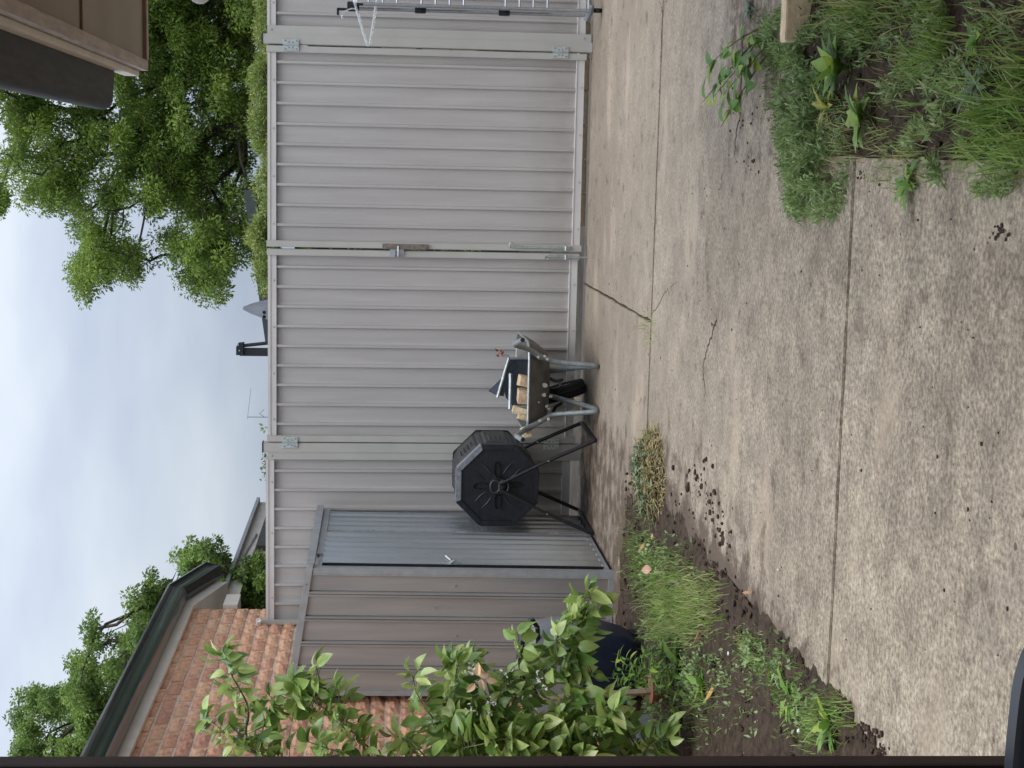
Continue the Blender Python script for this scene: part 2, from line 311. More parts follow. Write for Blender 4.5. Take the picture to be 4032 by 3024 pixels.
def concrete_mat():
    m = bpy.data.materials.new('concrete'); m.use_nodes = True; t = m.node_tree; N = t.nodes.new; Lk = t.links.new
    b = t.nodes['Principled BSDF']; b.inputs['Roughness'].default_value = .88; b.inputs['Specular IOR Level'].default_value = .25
    g = N('ShaderNodeNewGeometry').outputs['Position']
    def noise(sc, det=6, ro=.55, vec=None):
        n = N('ShaderNodeTexNoise'); n.inputs['Scale'].default_value = sc; n.inputs['Detail'].default_value = det; n.inputs['Roughness'].default_value = ro; Lk(vec or g, n.inputs['Vector']); return n.outputs['Fac']
    def ramp(f, p0, c0, p1, c1):
        r = N('ShaderNodeValToRGB'); e = r.color_ramp.elements; e[0].position = p0; e[1].position = p1; e[0].color = (*c0, 1); e[1].color = (*c1, 1); Lk(f, r.inputs['Fac']); return r.outputs['Color']
    def mixc(f, A, B, mode='MIX'):
        x = N('ShaderNodeMix'); x.data_type = 'RGBA'; x.blend_type = mode
        if isinstance(f, float): x.inputs['Factor'].default_value = f
        else: Lk(f, x.inputs['Factor'])
        for k, s in (('A', A), ('B', B)):
            if isinstance(s, tuple): x.inputs[k].default_value = (*s, 1)
            else: Lk(s, x.inputs[k])
        return x.outputs['Result']
    def math2(op, a, bb, clamp=True):
        x = N('ShaderNodeMath'); x.operation = op; x.use_clamp = clamp
        for i, s in enumerate((a, bb)):
            if isinstance(s, (int, float)): x.inputs[i].default_value = s
            else: Lk(s, x.inputs[i])
        return x.outputs[0]
    sp = N('ShaderNodeSeparateXYZ'); Lk(g, sp.inputs['Vector'])
    base = ramp(noise(.9, 4), .35, (.335, .292, .232), .68, (.475, .42, .335))
    blot = ramp(noise(6.5, 7, .6), .35, (.74, .73, .72), .64, (1.12, 1.11, 1.09)); base = mixc(1.0, base, blot, 'MULTIPLY')
    speck = ramp(noise(66, 4, .68), .37, (.53, .52, .51), .63, (1.25, 1.24, 1.22)); base = mixc(1.0, base, speck, 'MULTIPLY')
    mid = ramp(noise(21, 5, .6), .36, (.83, .825, .82), .62, (1.09, 1.09, 1.08)); base = mixc(1.0, base, mid, 'MULTIPLY')
    fine = ramp(noise(230, 3, .6), .3, (.80, .79, .78), .7, (1.15, 1.15, 1.15)); base = mixc(1.0, base, fine, 'MULTIPLY')
    # the yard end is browner: years of wash-off from the beds
    far = N('ShaderNodeMapRange'); far.inputs['From Min'].default_value = 4.2; far.inputs['From Max'].default_value = 8.5; Lk(sp.outputs['Y'], far.inputs['Value'])
    base = mixc(math2('MULTIPLY', far.outputs['Result'], math2('ADD', noise(1.3, 5), .18)), base, (.225, .183, .142))
    # tan runs and grey wet-dry patches
    tan = N('ShaderNodeMapRange'); tan.inputs['From Min'].default_value = .56; tan.inputs['From Max'].default_value = .68
    mp = N('ShaderNodeMapping'); mp.inputs['Scale'].default_value = (.9, 2.0, 1); Lk(g, mp.inputs['Vector'])
    Lk(noise(1.15, 5, .55, mp.outputs['Vector']), tan.inputs['Value']); base = mixc(math2('MULTIPLY', tan.outputs['Result'], .45), base, (.46, .375, .28))
    gr = N('ShaderNodeMapRange'); gr.inputs['From Min'].default_value = .60; gr.inputs['From Max'].default_value = .70
    mp2 = N('ShaderNodeMapping'); mp2.inputs['Location'].default_value = (9, 3, 0); Lk(g, mp2.inputs['Vector'])
    Lk(noise(1.7, 6, .6, mp2.outputs['Vector']), gr.inputs['Value']); base = mixc(math2('MULTIPLY', gr.outputs['Result'], .3), base, (.23, .195, .165))
    # soil tracked out of the left bed and along the right bed
    def near(ax, a0, a1):
        r = N('ShaderNodeMapRange'); r.inputs['From Min'].default_value = a0; r.inputs['From Max'].default_value = a1; Lk(sp.outputs[ax], r.inputs['Value']); return r.outputs['Result']
    nd = math2('ADD', math2('MULTIPLY', math2('SUBTRACT', noise(8, 9, .7), .5, False), 1.7, False), .5, False)
    e1 = math2('MULTIPLY', near('X', -1.05, -1.66), math2('MULTIPLY', near('Y', 4.6, 5.9), near('Y', 8.3, 7.4)))
    e3 = near('X', -1.40, -1.58)
    e2 = math2('MULTIPLY', near('Y', 6.35, 6.05), math2('MULTIPLY', near('Y', 5.3, 5.8), near('X', -.1, .55)))
    e4 = math2('MULTIPLY', near('X', -1.70, -1.95), near('Y', 8.75, 8.35))
    dirt = math2('ADD', math2('ADD', math2('MULTIPLY', e1, .30), math2('MULTIPLY', e2, .30)), math2('ADD', math2('MULTIPLY', e3, .26), math2('MULTIPLY', e4, .2)))
    thr = N('ShaderNodeMapRange'); thr.inputs['From Min'].default_value = .60; thr.inputs['From Max'].default_value = .86
    Lk(math2('ADD', nd, dirt, False), thr.inputs['Value']); base = mixc(math2('MULTIPLY', thr.outputs['Result'], .85), base, (.085, .058, .044))
    # small dark spots
    vo = N('ShaderNodeTexVoronoi'); vo.inputs['Scale'].default_value = 6.5; Lk(g, vo.inputs['Vector'])
    sr = N('ShaderNodeMapRange'); sr.inputs['From Min'].default_value = .075; sr.inputs['From Max'].default_value = .05; Lk(vo.outputs['Distance'], sr.inputs['Value'])
    sc = N('ShaderNodeSeparateColor'); Lk(vo.outputs['Color'], sc.inputs['Color']); keep = math2('GREATER_THAN', sc.outputs[0], .78)
    base = mixc(math2('MULTIPLY', math2('MULTIPLY', sr.outputs['Result'], keep), .75), base, (.07, .05, .045))
    Lk(base, b.inputs['Base Color'])
    bp = N('ShaderNodeBump'); bp.inputs['Strength'].default_value = .5; bp.inputs['Distance'].default_value = .004
    Lk(math2('ADD', noise(75, 4, .6), math2('MULTIPLY', noise(230, 3), .6), False), bp.inputs['Height']); Lk(bp.outputs['Normal'], b.inputs['Normal'])
    return m
concrete = concrete_mat()

# ------------------------------------------------------------------ ground and paving
gm = MB(); gm.add([(-600, -100, -.13), (600, -100, -.13), (600, 1500, -.13), (-600, 1500, -.13)], [(0, 1, 2, 3)])
struct(gm.build('ground', mat('far_ground', (.06, .048, .036), .95, var=.4, scale=4, world=True), fix=False))
pav = thing('concrete_paving', 'x', 'x', (0, 5, 0)); del pav['label'], pav['category']; struct(pav)
def wob(poly, step=.12, amp=.006):
    out = []
    for i in range(len(poly)):
        a = np.array(poly[i], float); b = np.array(poly[(i+1) % len(poly)], float); n = max(1, int(np.linalg.norm(b-a)/step))
        for k in range(n):
            q = a+(b-a)*k/n
            if k: q = q+rng.normal(0, amp*.35, 2)
            out.append(tuple(q))
    return out
slabs = [[(-1.50, -2.0), (0.055, -2.0), (0.05, 3.66), (0.062, 4.434), (-1.56, 4.438)],
         [(-1.565, 4.458), (0.062, 4.454), (0.075, 5.12), (3.6, 5.2), (3.6, 7.612), (-1.58, 7.735), (-1.60, 7.2), (-1.65, 5.65), (-1.63, 4.9)],
         [(-.736, 7.742), (3.6, 7.642), (3.6, 10.34), (-.732, 10.40)],
         [(-1.575, 7.768), (-.749, 7.743), (-.747, 10.40), (-3.085, 10.40), (-3.085, 8.42), (-2.5, 8.35), (-1.83, 8.2), (-1.78, 7.9)]]
for s_ in slabs:
    MB().prism(wob(s_), -.10, 0).build('slab', concrete, pav, bevel=.0035)
slab_objs = [c for c in COL.objects if c.parent == pav]
# hairline cracks, filled with dirt
def ribbon(pts, w0, w1, z=.0012):
    A = []; B = []; n = len(pts)
    for i, p in enumerate(pts):
        a = np.array(pts[max(0, i-1)][:2]); b = np.array(pts[min(n-1, i+1)][:2]); d = b-a; d /= np.linalg.norm(d)+1e-9
        ww = (w0+(w1-w0)*i/(n-1))*random.uniform(.6, 1.3); q = np.array([-d[1], d[0]])*ww/2
        A.append((p[0]+q[0], p[1]+q[1], z)); B.append((p[0]-q[0], p[1]-q[1], z))
    return MB().strip(A, B)
def px_crack(px, w0, w1, slab, jit=.012):
    pts = [gz(*p) for p in px]; fine = []
    for i in range(len(pts)-1):
        for k in range(6):
            q = pts[i]+(pts[i+1]-pts[i])*k/6; fine.append(q+np.array([rng.normal(0, jit*.5), rng.normal(0, jit*.5), 0]))
    fine.append(pts[-1]); ribbon(fine, w0, w1).build('crack', clod_m, slab, fix=False)
px_crack([(2810, 1295), (2788, 1370), (2768, 1440), (2770, 1500), (2785, 1560)], .013, .003, slab_objs[1])
px_crack([(2822, 1262), (2810, 1295), (2800, 1270)], .012, .006, slab_objs[1])
px_crack([(2568, 1240), (2595, 1195), (2630, 1150), (2665, 1110)], .005, .002, slab_objs[1], .02)
px_crack([(2925, 130), (2920, 300), (2915, 450), (2895, 560), (2890, 620)], .016, .005, slab_objs[1], .015)
px_crack([(2612, 60), (2618, 20), (2640, -20)], .006, .004, slab_objs[1]); px_crack([(2612, 60), (2602, 20), (2590, -40)], .006, .004, slab_objs[2])

# beds: lumpy soil sheets
def soil_sheet(name, poly, z0, amp, res=.03, rise=None):
    P = np.array(poly); lo = P.min(0)-res; hi = P.max(0)+res; nx = int((hi[0]-lo[0])/res)+1; ny = int((hi[1]-lo[1])/res)+1
    xs = np.linspace(lo[0], hi[0], nx); ys = np.linspace(lo[1], hi[1], ny); GX, GY = np.meshgrid(xs, ys, indexing='ij')
    Z = np.zeros_like(GX)
    for i in range(nx):
        for j in range(ny):
            q = Vector((xs[i]*6, ys[j]*6, 1.7)); Z[i, j] = z0+amp*(mnoise.noise(q)+.6*mnoise.noise(q*3.1)+.45*mnoise.noise(q*7.7))+(rise(xs[i], ys[j]) if rise else 0)
    cc = np.stack([(GX[:-1, :-1]+GX[1:, 1:])/2, (GY[:-1, :-1]+GY[1:, 1:])/2], -1).reshape(-1, 2); keep = inpoly(cc, P)
    idx = lambda i, j: i*ny+j
    fs = [(idx(k//(ny-1), k % (ny-1)), idx(k//(ny-1)+1, k % (ny-1)), idx(k//(ny-1)+1, k % (ny-1)+1), idx(k//(ny-1), k % (ny-1)+1)) for k in np.nonzero(keep)[0]]
    m = MB(); m.add(np.stack([GX, GY, Z], -1).reshape(-1, 3), fs); return struct(m.build(name, soil_m, smooth=True, fix=False))
bedL = [(-1.47, 2.0), (-1.50, 4.4), (-1.56, 5.6), (-1.50, 7.3), (-1.42, 7.72), (-1.7, 7.95), (-1.76, 8.28), (-2.5, 8.42), (-3.09, 8.5), (-3.09, 2.0)]
def riseL(x, y):                                     # soil heaped a little over the slab edge in places
    e = max(0, min(1, (x+1.62)/.15)); n = mnoise.noise(Vector((x*4, y*4, 5))); return -.030*e+.02*n*(1-e)+.012*max(0, n)*e
soil_sheet('garden_soil', bedL, .012, .014, .028, riseL)
bedR = [(.05, 1.5), (.052, 4.45), (.07, 5.13), (1.6, 5.17), (1.6, 1.5)]
soil_sheet('garden_soil', bedR, -.025, .014, .028)

# loose soil lumps on the slab edges
def lumps(name, spots, zfun=lambda x, y: 0):
    m = MB()
    ico = [(0, 0, 1), (.89, 0, .45), (.28, .85, .45), (-.72, .53, .45), (-.72, -.53, .45), (.28, -.85, .45), (.72, .53, -.45), (-.28, .85, -.45), (-.89, 0, -.45), (-.28, -.85, -.45), (.72, -.53, -.45), (0, 0, -1)]
    fc = [(0,1,2),(0,2,3),(0,3,4),(0,4,5),(0,5,1),(1,6,2),(2,7,3),(3,8,4),(4,9,5),(5,10,1),(6,7,2),(7,8,3),(8,9,4),(9,10,5),(10,6,1),(11,7,6),(11,8,7),(11,9,8),(11,10,9),(11,6,10)]
    for x, y, r in spots:
        a = random.random()*6; s = [random.uniform(.7, 1.35) for _ in range(3)]; s[2] *= .65
        vs = []
        for p in ico:
            k = random.uniform(.72, 1.2); px = (p[0]*math.cos(a)-p[1]*math.sin(a))*s[0]*r*k; py = (p[0]*math.sin(a)+p[1]*math.cos(a))*s[1]*r*k
            vs.append((x+px, y+py, zfun(x, y)+r*.35+p[2]*s[2]*r*k))
        m.add(vs, fc)
    return stuff(m.build(name, clod_m, smooth=True, fix=False))
sp_ = []
for (X, Y, rx, ry, n, r0) in [(2740, 1880, 60, 60, 26, .013), (2800, 1980, 50, 70, 24, .012), (2850, 2100, 45, 90, 26, .012), (2720, 2150, 90, 90, 30, .010), (2680, 1990, 60, 60, 14, .009), (2790, 2250, 80, 60, 30, .012), (2900, 2385, 30, 50, 30, .013), (2965, 2480, 40, 45, 36, .013), (3040, 2540, 50, 40, 26, .010), (3140, 2620, 35, 40, 46, .016), (3180, 2700, 40, 40, 20, .012), (3330, 2810, 45, 40, 30, .015), (3420, 2890, 50, 40, 36, .012), (3460, 2950, 50, 30, 26, .01), (2900, 450, 90, 160, 30, .006), (2960, 640, 60, 60, 16, .007), (3420, 700, 50, 40, 20, .005), (3940, 920, 35, 40, 22, .006), (3240, 770, 30, 60, 12, .007)]:
    for _ in range(n):
        q = gz(X+rng.normal(0, rx*.5), Y+rng.normal(0, ry*.5)); sp_.append((q[0], q[1], r0*random.uniform(.2, 1.05)))
for _ in range(120):
    q = gz(random.uniform(2400, 4000), random.uniform(100, 2700))
    if -1.5 < q[0] < .0: sp_.append((q[0], q[1], random.uniform(.002, .005)))
big = [(2714, 1918, .022), (2655, 1842, .014), (3352, 2815, .024)]
for X, Y, r in big: q = gz(X, Y); sp_.append((q[0], q[1], r))
lumps('soil_lumps', sp_)
sp2 = []
for _ in range(900):
    y = random.uniform(3.4, 8.3); x = random.uniform(-3.0, -1.55); sp2.append((x, y, random.uniform(.004, .016)))
for _ in range(500): sp2.append((random.uniform(.07, .95), random.uniform(3.0, 5.1), random.uniform(.003, .012)))
lumps('soil_crumbs', sp2, lambda x, y: .012 if x < -1 else -.022)
# ------------------------------------------------------------------ steel fence and gates
YF = 10.28
def rib_sheet(x0, x1, y, z0, z1, first, pitch, dep=.022):
    xs = []
    x = first
    while x > x0: x -= pitch
    pts = [(x0, 0)]
    while x < x1+pitch:
        for dx, dd in ((-.020, 0), (-.011, -dep), (.004, -dep), (.010, -.004), (.022, 0)):
            if x0 < x+dx < x1: pts.append((x+dx, dd))
        x += pitch
    pts.append((x1, 0)); th = .0015
    A = [(a, y+b, z0) for a, b in pts]; B = [(a, y+b, z1) for a, b in pts]; m = MB(); m.strip(A, B)
    A2 = [(a, y+b+th, z0) for a, b in pts]; B2 = [(a, y+b+th, z1) for a, b in pts]; m.strip(B2, A2); return m
def chan(m, a, b): return m.box(a, b)
def screws(par, pts, mt=None):
    for (x, y, z) in pts:
        m = MB(); m.prism([(x+.006*math.cos(k*math.pi/3), z+.006*math.sin(k*math.pi/3)) for k in range(6)], y-.005, y, 'y'); m.build('screw', mt or frame_m, par)
def rails(par, x0, x1, ztop, zb, dz=.0):
    # top rail: folded channel with a bright upper lip; bottom rail likewise
    m = MB(); m.box((x0, YF-.030, ztop-.018), (x1, YF+.026, ztop)); m.box((x0, YF-.026, ztop-.056), (x1, YF-.022, ztop-.018)); m.box((x0, YF+.018, ztop-.056), (x1, YF+.022, ztop-.018)); m.build('top_rail', rail_m, par)
    m = MB(); m.box((x0, YF-.028, zb), (x1, YF-.024, zb+.048)); m.box((x0, YF-.032, zb+.048), (x1, YF+.022, zb+.054)); m.box((x0, YF+.018, zb), (x1, YF+.022, zb+.048)); m.box((x0, YF-.024, zb), (x1, YF+.018, zb+.004)); m.build('bottom_rail', rail_m, par)
# fixed panel against the brick house
p = thing('fence_panel', 'short grey steel fence panel between the brick wall and the gate, behind the shed', 'fence', (-2.5, YF, 0), 'steel fence panels')
rib_sheet(-3.06, -1.945, YF, .09, 2.10, -2.02, .1315).build('sheet', fence_m, p, fix=False)
rails(p, -3.065, -1.945, 2.133, .075)
MB().box((-3.086, YF-.040, .02), (-3.062, YF+.03, 2.165)).box((-3.062, YF-.040, .02), (-3.050, YF-.036, 2.165)).build('wall_channel', frame_m, p)
screws(p, [(-2.9, YF-.026, 2.095), (-2.45, YF-.026, 2.095), (-2.1, YF-.026, 2.095)])
# right-hand panel behind the clothes airer
p = thing('fence_panel', 'grey steel fence panel behind the clothes airer', 'fence', (1.6, YF, 0), 'steel fence panels')
rib_sheet(.905, 3.3, YF, .07, 2.09, .99, .1315).build('sheet', fence_m, p, fix=False)
rails(p, .905, 3.3, 2.122, .05)
MB().box((3.3, YF-.035, 0), (3.36, YF+.035, 2.14)).build('end_post', frame_m, p)
screws(p, [(1.05, YF-.026, 2.085), (1.3, YF-.026, 2.085)])
def gate_post(x0, x1, flx, ztop, label):
    p = thing('gate_post', label, 'post', ((x0+x1)/2, YF, 0), 'square steel gate posts')
    MB().box((x0, YF-.045, 0), (x1, YF+.03, ztop)).build('post', frame_m, p, bevel=.004)
    MB().box((x0-.003, YF-.048, ztop), (x1+.003, YF+.033, ztop+.006)).build('cap', black_pl, p)
    a, b = sorted((flx, x0 if flx < x0 else x1))
    m = MB().box((a, YF-.040, .015), (b, YF-.036, ztop-.03)).box((a, YF+.024, .015), (b, YF+.028, ztop-.03)); m.build('panel_channel', frame_m, p)
    xm = (a+b)/2; screws(p, [(xm, YF-.040, ztop-.055), (xm, YF-.040, .06)], galv); return p
gate_post(.788, .852, .905, 2.150, 'square grey steel gate post beside the clothes airer')
gate_post(-1.895, -1.829, -1.942, 2.150, 'square grey steel gate post behind the compost tumbler')
def hinge(par, xc, z, flip=1):
    m = MB().box((xc-.037, YF-.052, z-.052), (xc-.003, YF-.048, z+.052)).box((xc+.003, YF-.052, z-.052), (xc+.037, YF-.048, z+.052))
    h = m.build('hinge', mat('hinge_zinc', (.56, .63, .62), .35, metal=.6, var=.12, scale=60), par)
    MB().tube([(xc, YF-.052, z-.052), (xc, YF-.052, z+.052)], .0055, 8).build('hinge_pin', galv, h)
    for sx in (-1, 1):
        for i in range(4):
            q = (xc+sx*(.026 if i in (0, 3) else .017), YF-.0525, z+(-.036+.024*i))
            m = MB(); m.prism([(q[0]+.0055*math.cos(k*1.047), q[2]+.0055*math.sin(k*1.047)) for k in range(6)], q[1]-.004, q[1], 'y'); m.build('hinge_screw', dull_galv, h)
def leaf(x0, x1, first, label, zt0, zb):
    p = thing('gate_leaf', label, 'gate', ((x0+x1)/2, YF, 0), 'two leaves of the steel gate')
    rib_sheet(x0+.04, x1-.04, YF, zb+.03, zt0-.03, first, .1315).build('sheet', fence_m, p, fix=False)
    for a in (x0, x1-.042): MB().box((a, YF-.044, zb-.012), (a+.042, YF+.028, zt0+.006)).build('stile', frame_m, p, bevel=.003)
    rails(p, x0+.042, x1-.042, zt0, zb)
    screws(p, [(x0+.15+i*.31, YF-.026, zt0-.036) for i in range(4)]+[(x0+.15+i*.31, YF-.028, zb+.02) for i in range(4)]); return p
gl = leaf(-1.822, -.534, -1.70, 'grey steel gate leaf behind the wheelbarrow', 2.118, .062)
gr = leaf(-.520, .778, .68, 'grey steel gate leaf nearer the clothes airer, with a timber block and long hook bolt', 2.120, .050)
hinge(gl, -1.8245, 1.972); hinge(gl, -1.8245, .212)
hinge(gr, .783, 1.968); hinge(gr, .783, .214)
# timber strip, slide latch, drop bolts
MB().box((-.523, YF-.062, 1.068), (-.488, YF-.0445, 1.366)).build('timber_block', wood_grey, gr, bevel=.002)
lt = MB().box((-.562, YF-.053, 1.225), (-.522, YF-.0445, 1.318)).build('latch_plate', zinc, gl)
MB().tube([(-.574, YF-.064, 1.262), (-.50, YF-.064, 1.262)], .006, 8).box((-.574, YF-.068, 1.285), (-.56, YF-.054, 1.32)).tube([(-.567, YF-.064, 1.262), (-.567, YF-.092, 1.262)], .005, 8).box((-.556, YF-.075, 1.282), (-.53, YF-.0535, 1.288)).build('latch_bolt', galv, lt)
def drop_bolt(par, x, z0, z1, ztip, hook):
    b = MB().box((x-.013, YF-.058, z0), (x+.013, YF-.0445, z1)).build('bolt_channel', galv, par)
    top = z1+.25 if hook else z1+.012
    pts = [(x, YF-.066, ztip), (x, YF-.066, top)]
    if hook: pts += [(x+.006, YF-.068, top+.012), (x+.022, YF-.07, top+.014), (x+.030, YF-.072, top+.006), (x+.024, YF-.074, top-.018)]
    else: pts += [(x-.002, YF-.075, top+.01), (x-.012, YF-.088, top+.012)]
    MB().tube(pts, .0065, 8).build('drop_rod', zinc, b)
    MB().tube([(x+.015, YF-.07, z0+.03), (x-.015, YF-.07, z0+.03)], .007, 8).build('bolt_keeper', zinc, b)
drop_bolt(gr, -.497, .118, .262, .125, True); drop_bolt(gl, -.556, .118, .262, -.004, False)

# cream pavers edging the far side of the gate
pr_ = thing('paver_edging', 'row of cream brick pavers seen through the gap under the gate', 'edging', (.2, 10.75, -.13))
x = -.36; bm_ = None
while x < 1.3:
    L = random.uniform(.215, .235); dy = random.uniform(-.012, .012)
    if bm_ is None:
        bm_ = MB().box((-.112, -.055, -.036), (.112, .055, .036)); o = bm_.build('paver', cream_brick, None, bevel=.005); o.parent = pr_
        proto = o
    else: o = proto.copy(); COL.objects.link(o)
    o.parent = pr_; o.location = (x+.11-.2, dy, .125+random.uniform(-.004, .006)); o.rotation_euler = (0, random.uniform(-.01, .01), random.uniform(-.03, .03)); x += .232
bl = thing('loose_brick', 'single cream brick lying beyond the gate below the barrow', 'brick', (-1.62, 10.55, -.06))
MB().box((-1.66, 10.50, -.13), (-1.57, 10.7, .03)).build('brick_body', cream_brick, bl, bevel=.005)

# ------------------------------------------------------------------ brick house on the left
XW = -3.09; YEND = 10.645
house = thing('brick_house', 'orange brick house wall with cream fascia and dark green gutter, behind the shed', 'house', (XW-2, 6, -.13))
GX_ = XW+.035
MB().box((XW-.24, -1, -.13), (XW-.0075, YEND-.008, 2.70)).build('wall', mortar_m, house)
def brick_mesh(i, L=.226, H=.0742, D=.035):
    m = MB(); nx, nz = 4, 3; vs = []; fs = []
    for a in range(nx+1):
        for b in range(nz+1):
            u, v_ = a/nx, b/nz; edge = a in (0, nx) or b in (0, nz)
            out = .001 if edge else random.uniform(.005, .016)
            vs.append((out, -L/2+L*u+(random.uniform(-.003, .003) if edge else random.uniform(-.012, .012)), -H/2+H*v_+random.uniform(-.002, .002)))
    k = len(vs)
    for a in range(nx):
        for b in range(nz):
            i0 = a*(nz+1)+b; fs.append((i0, i0+nz+1, i0+nz+2, i0+1))
    ring = [a*(nz+1) for a in range(nx+1)]+[nx*(nz+1)+b for b in range(1, nz+1)]+[a*(nz+1)+nz for a in range(nx-1, -1, -1)]+[b for b in range(nz-1, 0, -1)]
    vs += [(-D, vs[j][1], vs[j][2]) for j in ring]
    n = len(ring)
    for j in range(n): fs.append((ring[j], k+j, k+(j+1) % n, ring[(j+1) % n]))
    m.add(vs, fs); return m
bms = []
for i in range(6):
    me = brick_mesh(i).mesh('brick'); me.materials.append(brick_m); bms.append(me)
half = brick_mesh(9, L=.108).mesh('brick'); half.materials.append(brick_m)
sites = []; ztop = 2.668; row = 0; z = ztop-.005
while z > .0:
    y = YEND-.114-(.12 if row % 2 else 0)
    if row % 2: sites.append((YEND-.054, z, 1))
    while y > 4.2: sites.append((y, z, 0)); y -= .24
    z -= .086; row += 1
def seen(y, z):
    if y < 7.75: return 0
    if y < 8.72: return 2
    return 2 if z > 1.70 else 0
vis = [s for s in sites if seen(s[0], s[1])]; rest = [s for s in sites if not seen(s[0], s[1])]
vis, extra = vis[:300], vis[300:]; rest += extra
for (y, z, hf) in vis:
    o = bpy.data.objects.new('brick', half if hf else random.choice(bms)); COL.objects.link(o); o.parent = house
    o.location = (XW-.004-house.location.x+random.uniform(-.003, .003), y-house.location.y, z-house.location.z+random.uniform(-.002, .002))
    o.rotation_euler = (random.uniform(-.006, .006), 0, random.uniform(-.008, .008)); o.scale = (1, random.uniform(.985, 1.005), random.uniform(.97, 1.02))
m = MB(); srcs = [[tuple(q.co) for q in me.vertices] for me in bms+[half]]; fsrc = [[tuple(pq.vertices) for pq in me.polygons] for me in bms+[half]]
for (y, z, hf) in rest:
    k = len(bms) if hf else random.randrange(len(bms)); m.add([(a+XW-.004, b+y, c+z) for a, b, c in srcs[k]], fsrc[k])
stuff(m.build('bricks', brick_stuff_m, house, fix=False))
# eave: soffit, fascia, gutter with a dropped far end
yb0, yb1, ye, dz = -1.0, 10.72, 11.28, -.185
def eave_piece(name, prof, mt, y0, y1, z0, z1, bev=0):
    MB().sweep(prof, (GX_, y0, z0), (GX_, y1, z1), (1, 0, 0), (0, 0, 1)).build(name, mt, house, smooth=True)
fas = [(-.03, 0), (0, 0), (0, .10), (-.03, .10)]
gutp = [(.002, .062), (.012, .058), (.080, .064), (.098, .078), (.104, .11), (.100, .135), (.110, .168), (.122, .178), (.120, .192), (.104, .190), (.092, .165), (.090, .095), (.078, .080), (.012, .074), (.002, .18)]
zf = 2.66
eave_piece('fascia', fas, cream, yb0, yb1-.12, zf, zf); eave_piece('fascia', fas, cream, yb1-.117, ye-.05, zf-.0, zf+dz*.95)
eave_piece('gutter', gutp, gutter_m, yb0, yb1, zf, zf); eave_piece('gutter', gutp, gutter_m, yb1+.002, ye+.06, zf-.002, zf+dz)
MB().sweep([(.0, .06), (.080, .062), (.106, .10), (.124, .192), (0, .18)], (GX_, ye+.061, zf+dz), (GX_, ye+.066, zf+dz), (1, 0, 0), (0, 0, 1)).build('gutter_end', gutter_m, house)
MB().add([(XW-.4, yb0, zf+.05), (GX_-.028, yb0, zf+.012), (GX_-.028, yb1-.12, zf+.012), (XW-.4, yb1-.12, zf+.05), (XW-.4, ye+.2, zf+dz-.03), (GX_-.028, ye-.05, zf+dz+.012)], [(0, 1, 2, 3), (3, 2, 5, 4)]).build('soffit', cream, house, fix=False)
MB().add([(GX_+.1, yb0, zf+.2), (GX_+.1, ye, zf+.19), (XW-2.2, ye+1.0, zf+1.15), (XW-2.2, yb0, zf+1.15)], [(0, 1, 2, 3)]).add([(GX_+.1, yb0, zf+.17), (GX_+.1, ye, zf+.16), (XW-2.2, ye+1.0, zf+1.11), (XW-2.2, yb0, zf+1.11)], [(3, 2, 1, 0)]).build('roof', roof_dark, house, fix=False)
q0 = gx(888, 2392, XW-.05); MB().box((XW-.3, YEND+.03, q0[2]-.10), (XW+.02, YEND+.30, q0[2]-.0)).build('eave_box', cream, house)
MB().tube([(XW+.01, YF-.05, 2.18), (XW+.05, YF-.09, 2.18)], .016, 12, hollow=True).build('pipe_stub', white_pl, house)

# ------------------------------------------------------------------ house eave overhead on the right
hr = thing('house_eave', 'dark grey gutter, weathered fascia and tan soffit overhanging the tree', 'eave', (1.0, 4, -.13))
ex, ez0, ey = .365, 2.30, 6.29
MB().box((ex+.04, -1.5, ez0+.014), (1.5, ey-.05, ez0+.022)).build('soffit', soffit_m, hr)
for yj in (4.97, 3.6, 2.2): MB().box((ex+.04, yj, ez0+.006), (1.5, yj+.012, ez0+.0135)).build('soffit_joint', bead_m, hr)
MB().box((ex, -1.5, ez0), (ex+.04, ey, ez0+.19)).build('fascia', fascia_m, hr, bevel=.002)
MB().box((ex-.022, -1.5, ez0+.035), (ex-.0005, ey-.002, ez0+.095)).build('fascia_batten', cream, hr, bevel=.004)
MB().box((ex+.0405, ey-.035, ez0-.002), (1.5, ey, ez0+.19)).build('end_fascia', fascia_m, hr)
MB().box((ex+.0405, ey-.052, ez0-.001), (1.5, ey-.036, ez0+.0135)).build('end_bead', bead_m, hr)
gp = [(-.0, .09), (-.105, .098), (-.124, .108), (-.130, .13), (-.124, .15), (-.132, .156), (-.142, .150), (-.144, .118), (-.134, .096), (-.112, .085), (0, .078)]
MB().sweep(gp, (ex-.022, -1.5, ez0), (ex-.022, ey-.33, ez0), (1, 0, 0), (0, 0, 1)).build('gutter', gutter_grey, hr, smooth=True)
MB().sweep([(0, .078), (-.112, .085), (-.134, .096), (-.144, .118), (-.142, .150), (0, .17)], (ex-.022, ey-.329, ez0), (ex-.022, ey-.322, ez0), (1, 0, 0), (0, 0, 1)).build('gutter_end', gutter_grey, hr)
MB().add([(ex-.1, -1.5, ez0+.20), (ex-.1, ey-.33, ez0+.20), (3.5, ey-.33, ez0+1.4), (3.5, -1.5, ez0+1.4)], [(0, 1, 2, 3)]).add([(ex-.1, -1.5, ez0+.175), (ex-.1, ey-.33, ez0+.175), (3.5, ey-.33, ez0+1.37), (3.5, -1.5, ez0+1.37)], [(3, 2, 1, 0)]).build('roof', roof_dark, hr, fix=False)
MB().box((1.2, -1.5, -.13), (1.44, ey-.6, ez0+.013)).build('wall', brick_stuff_m, hr)
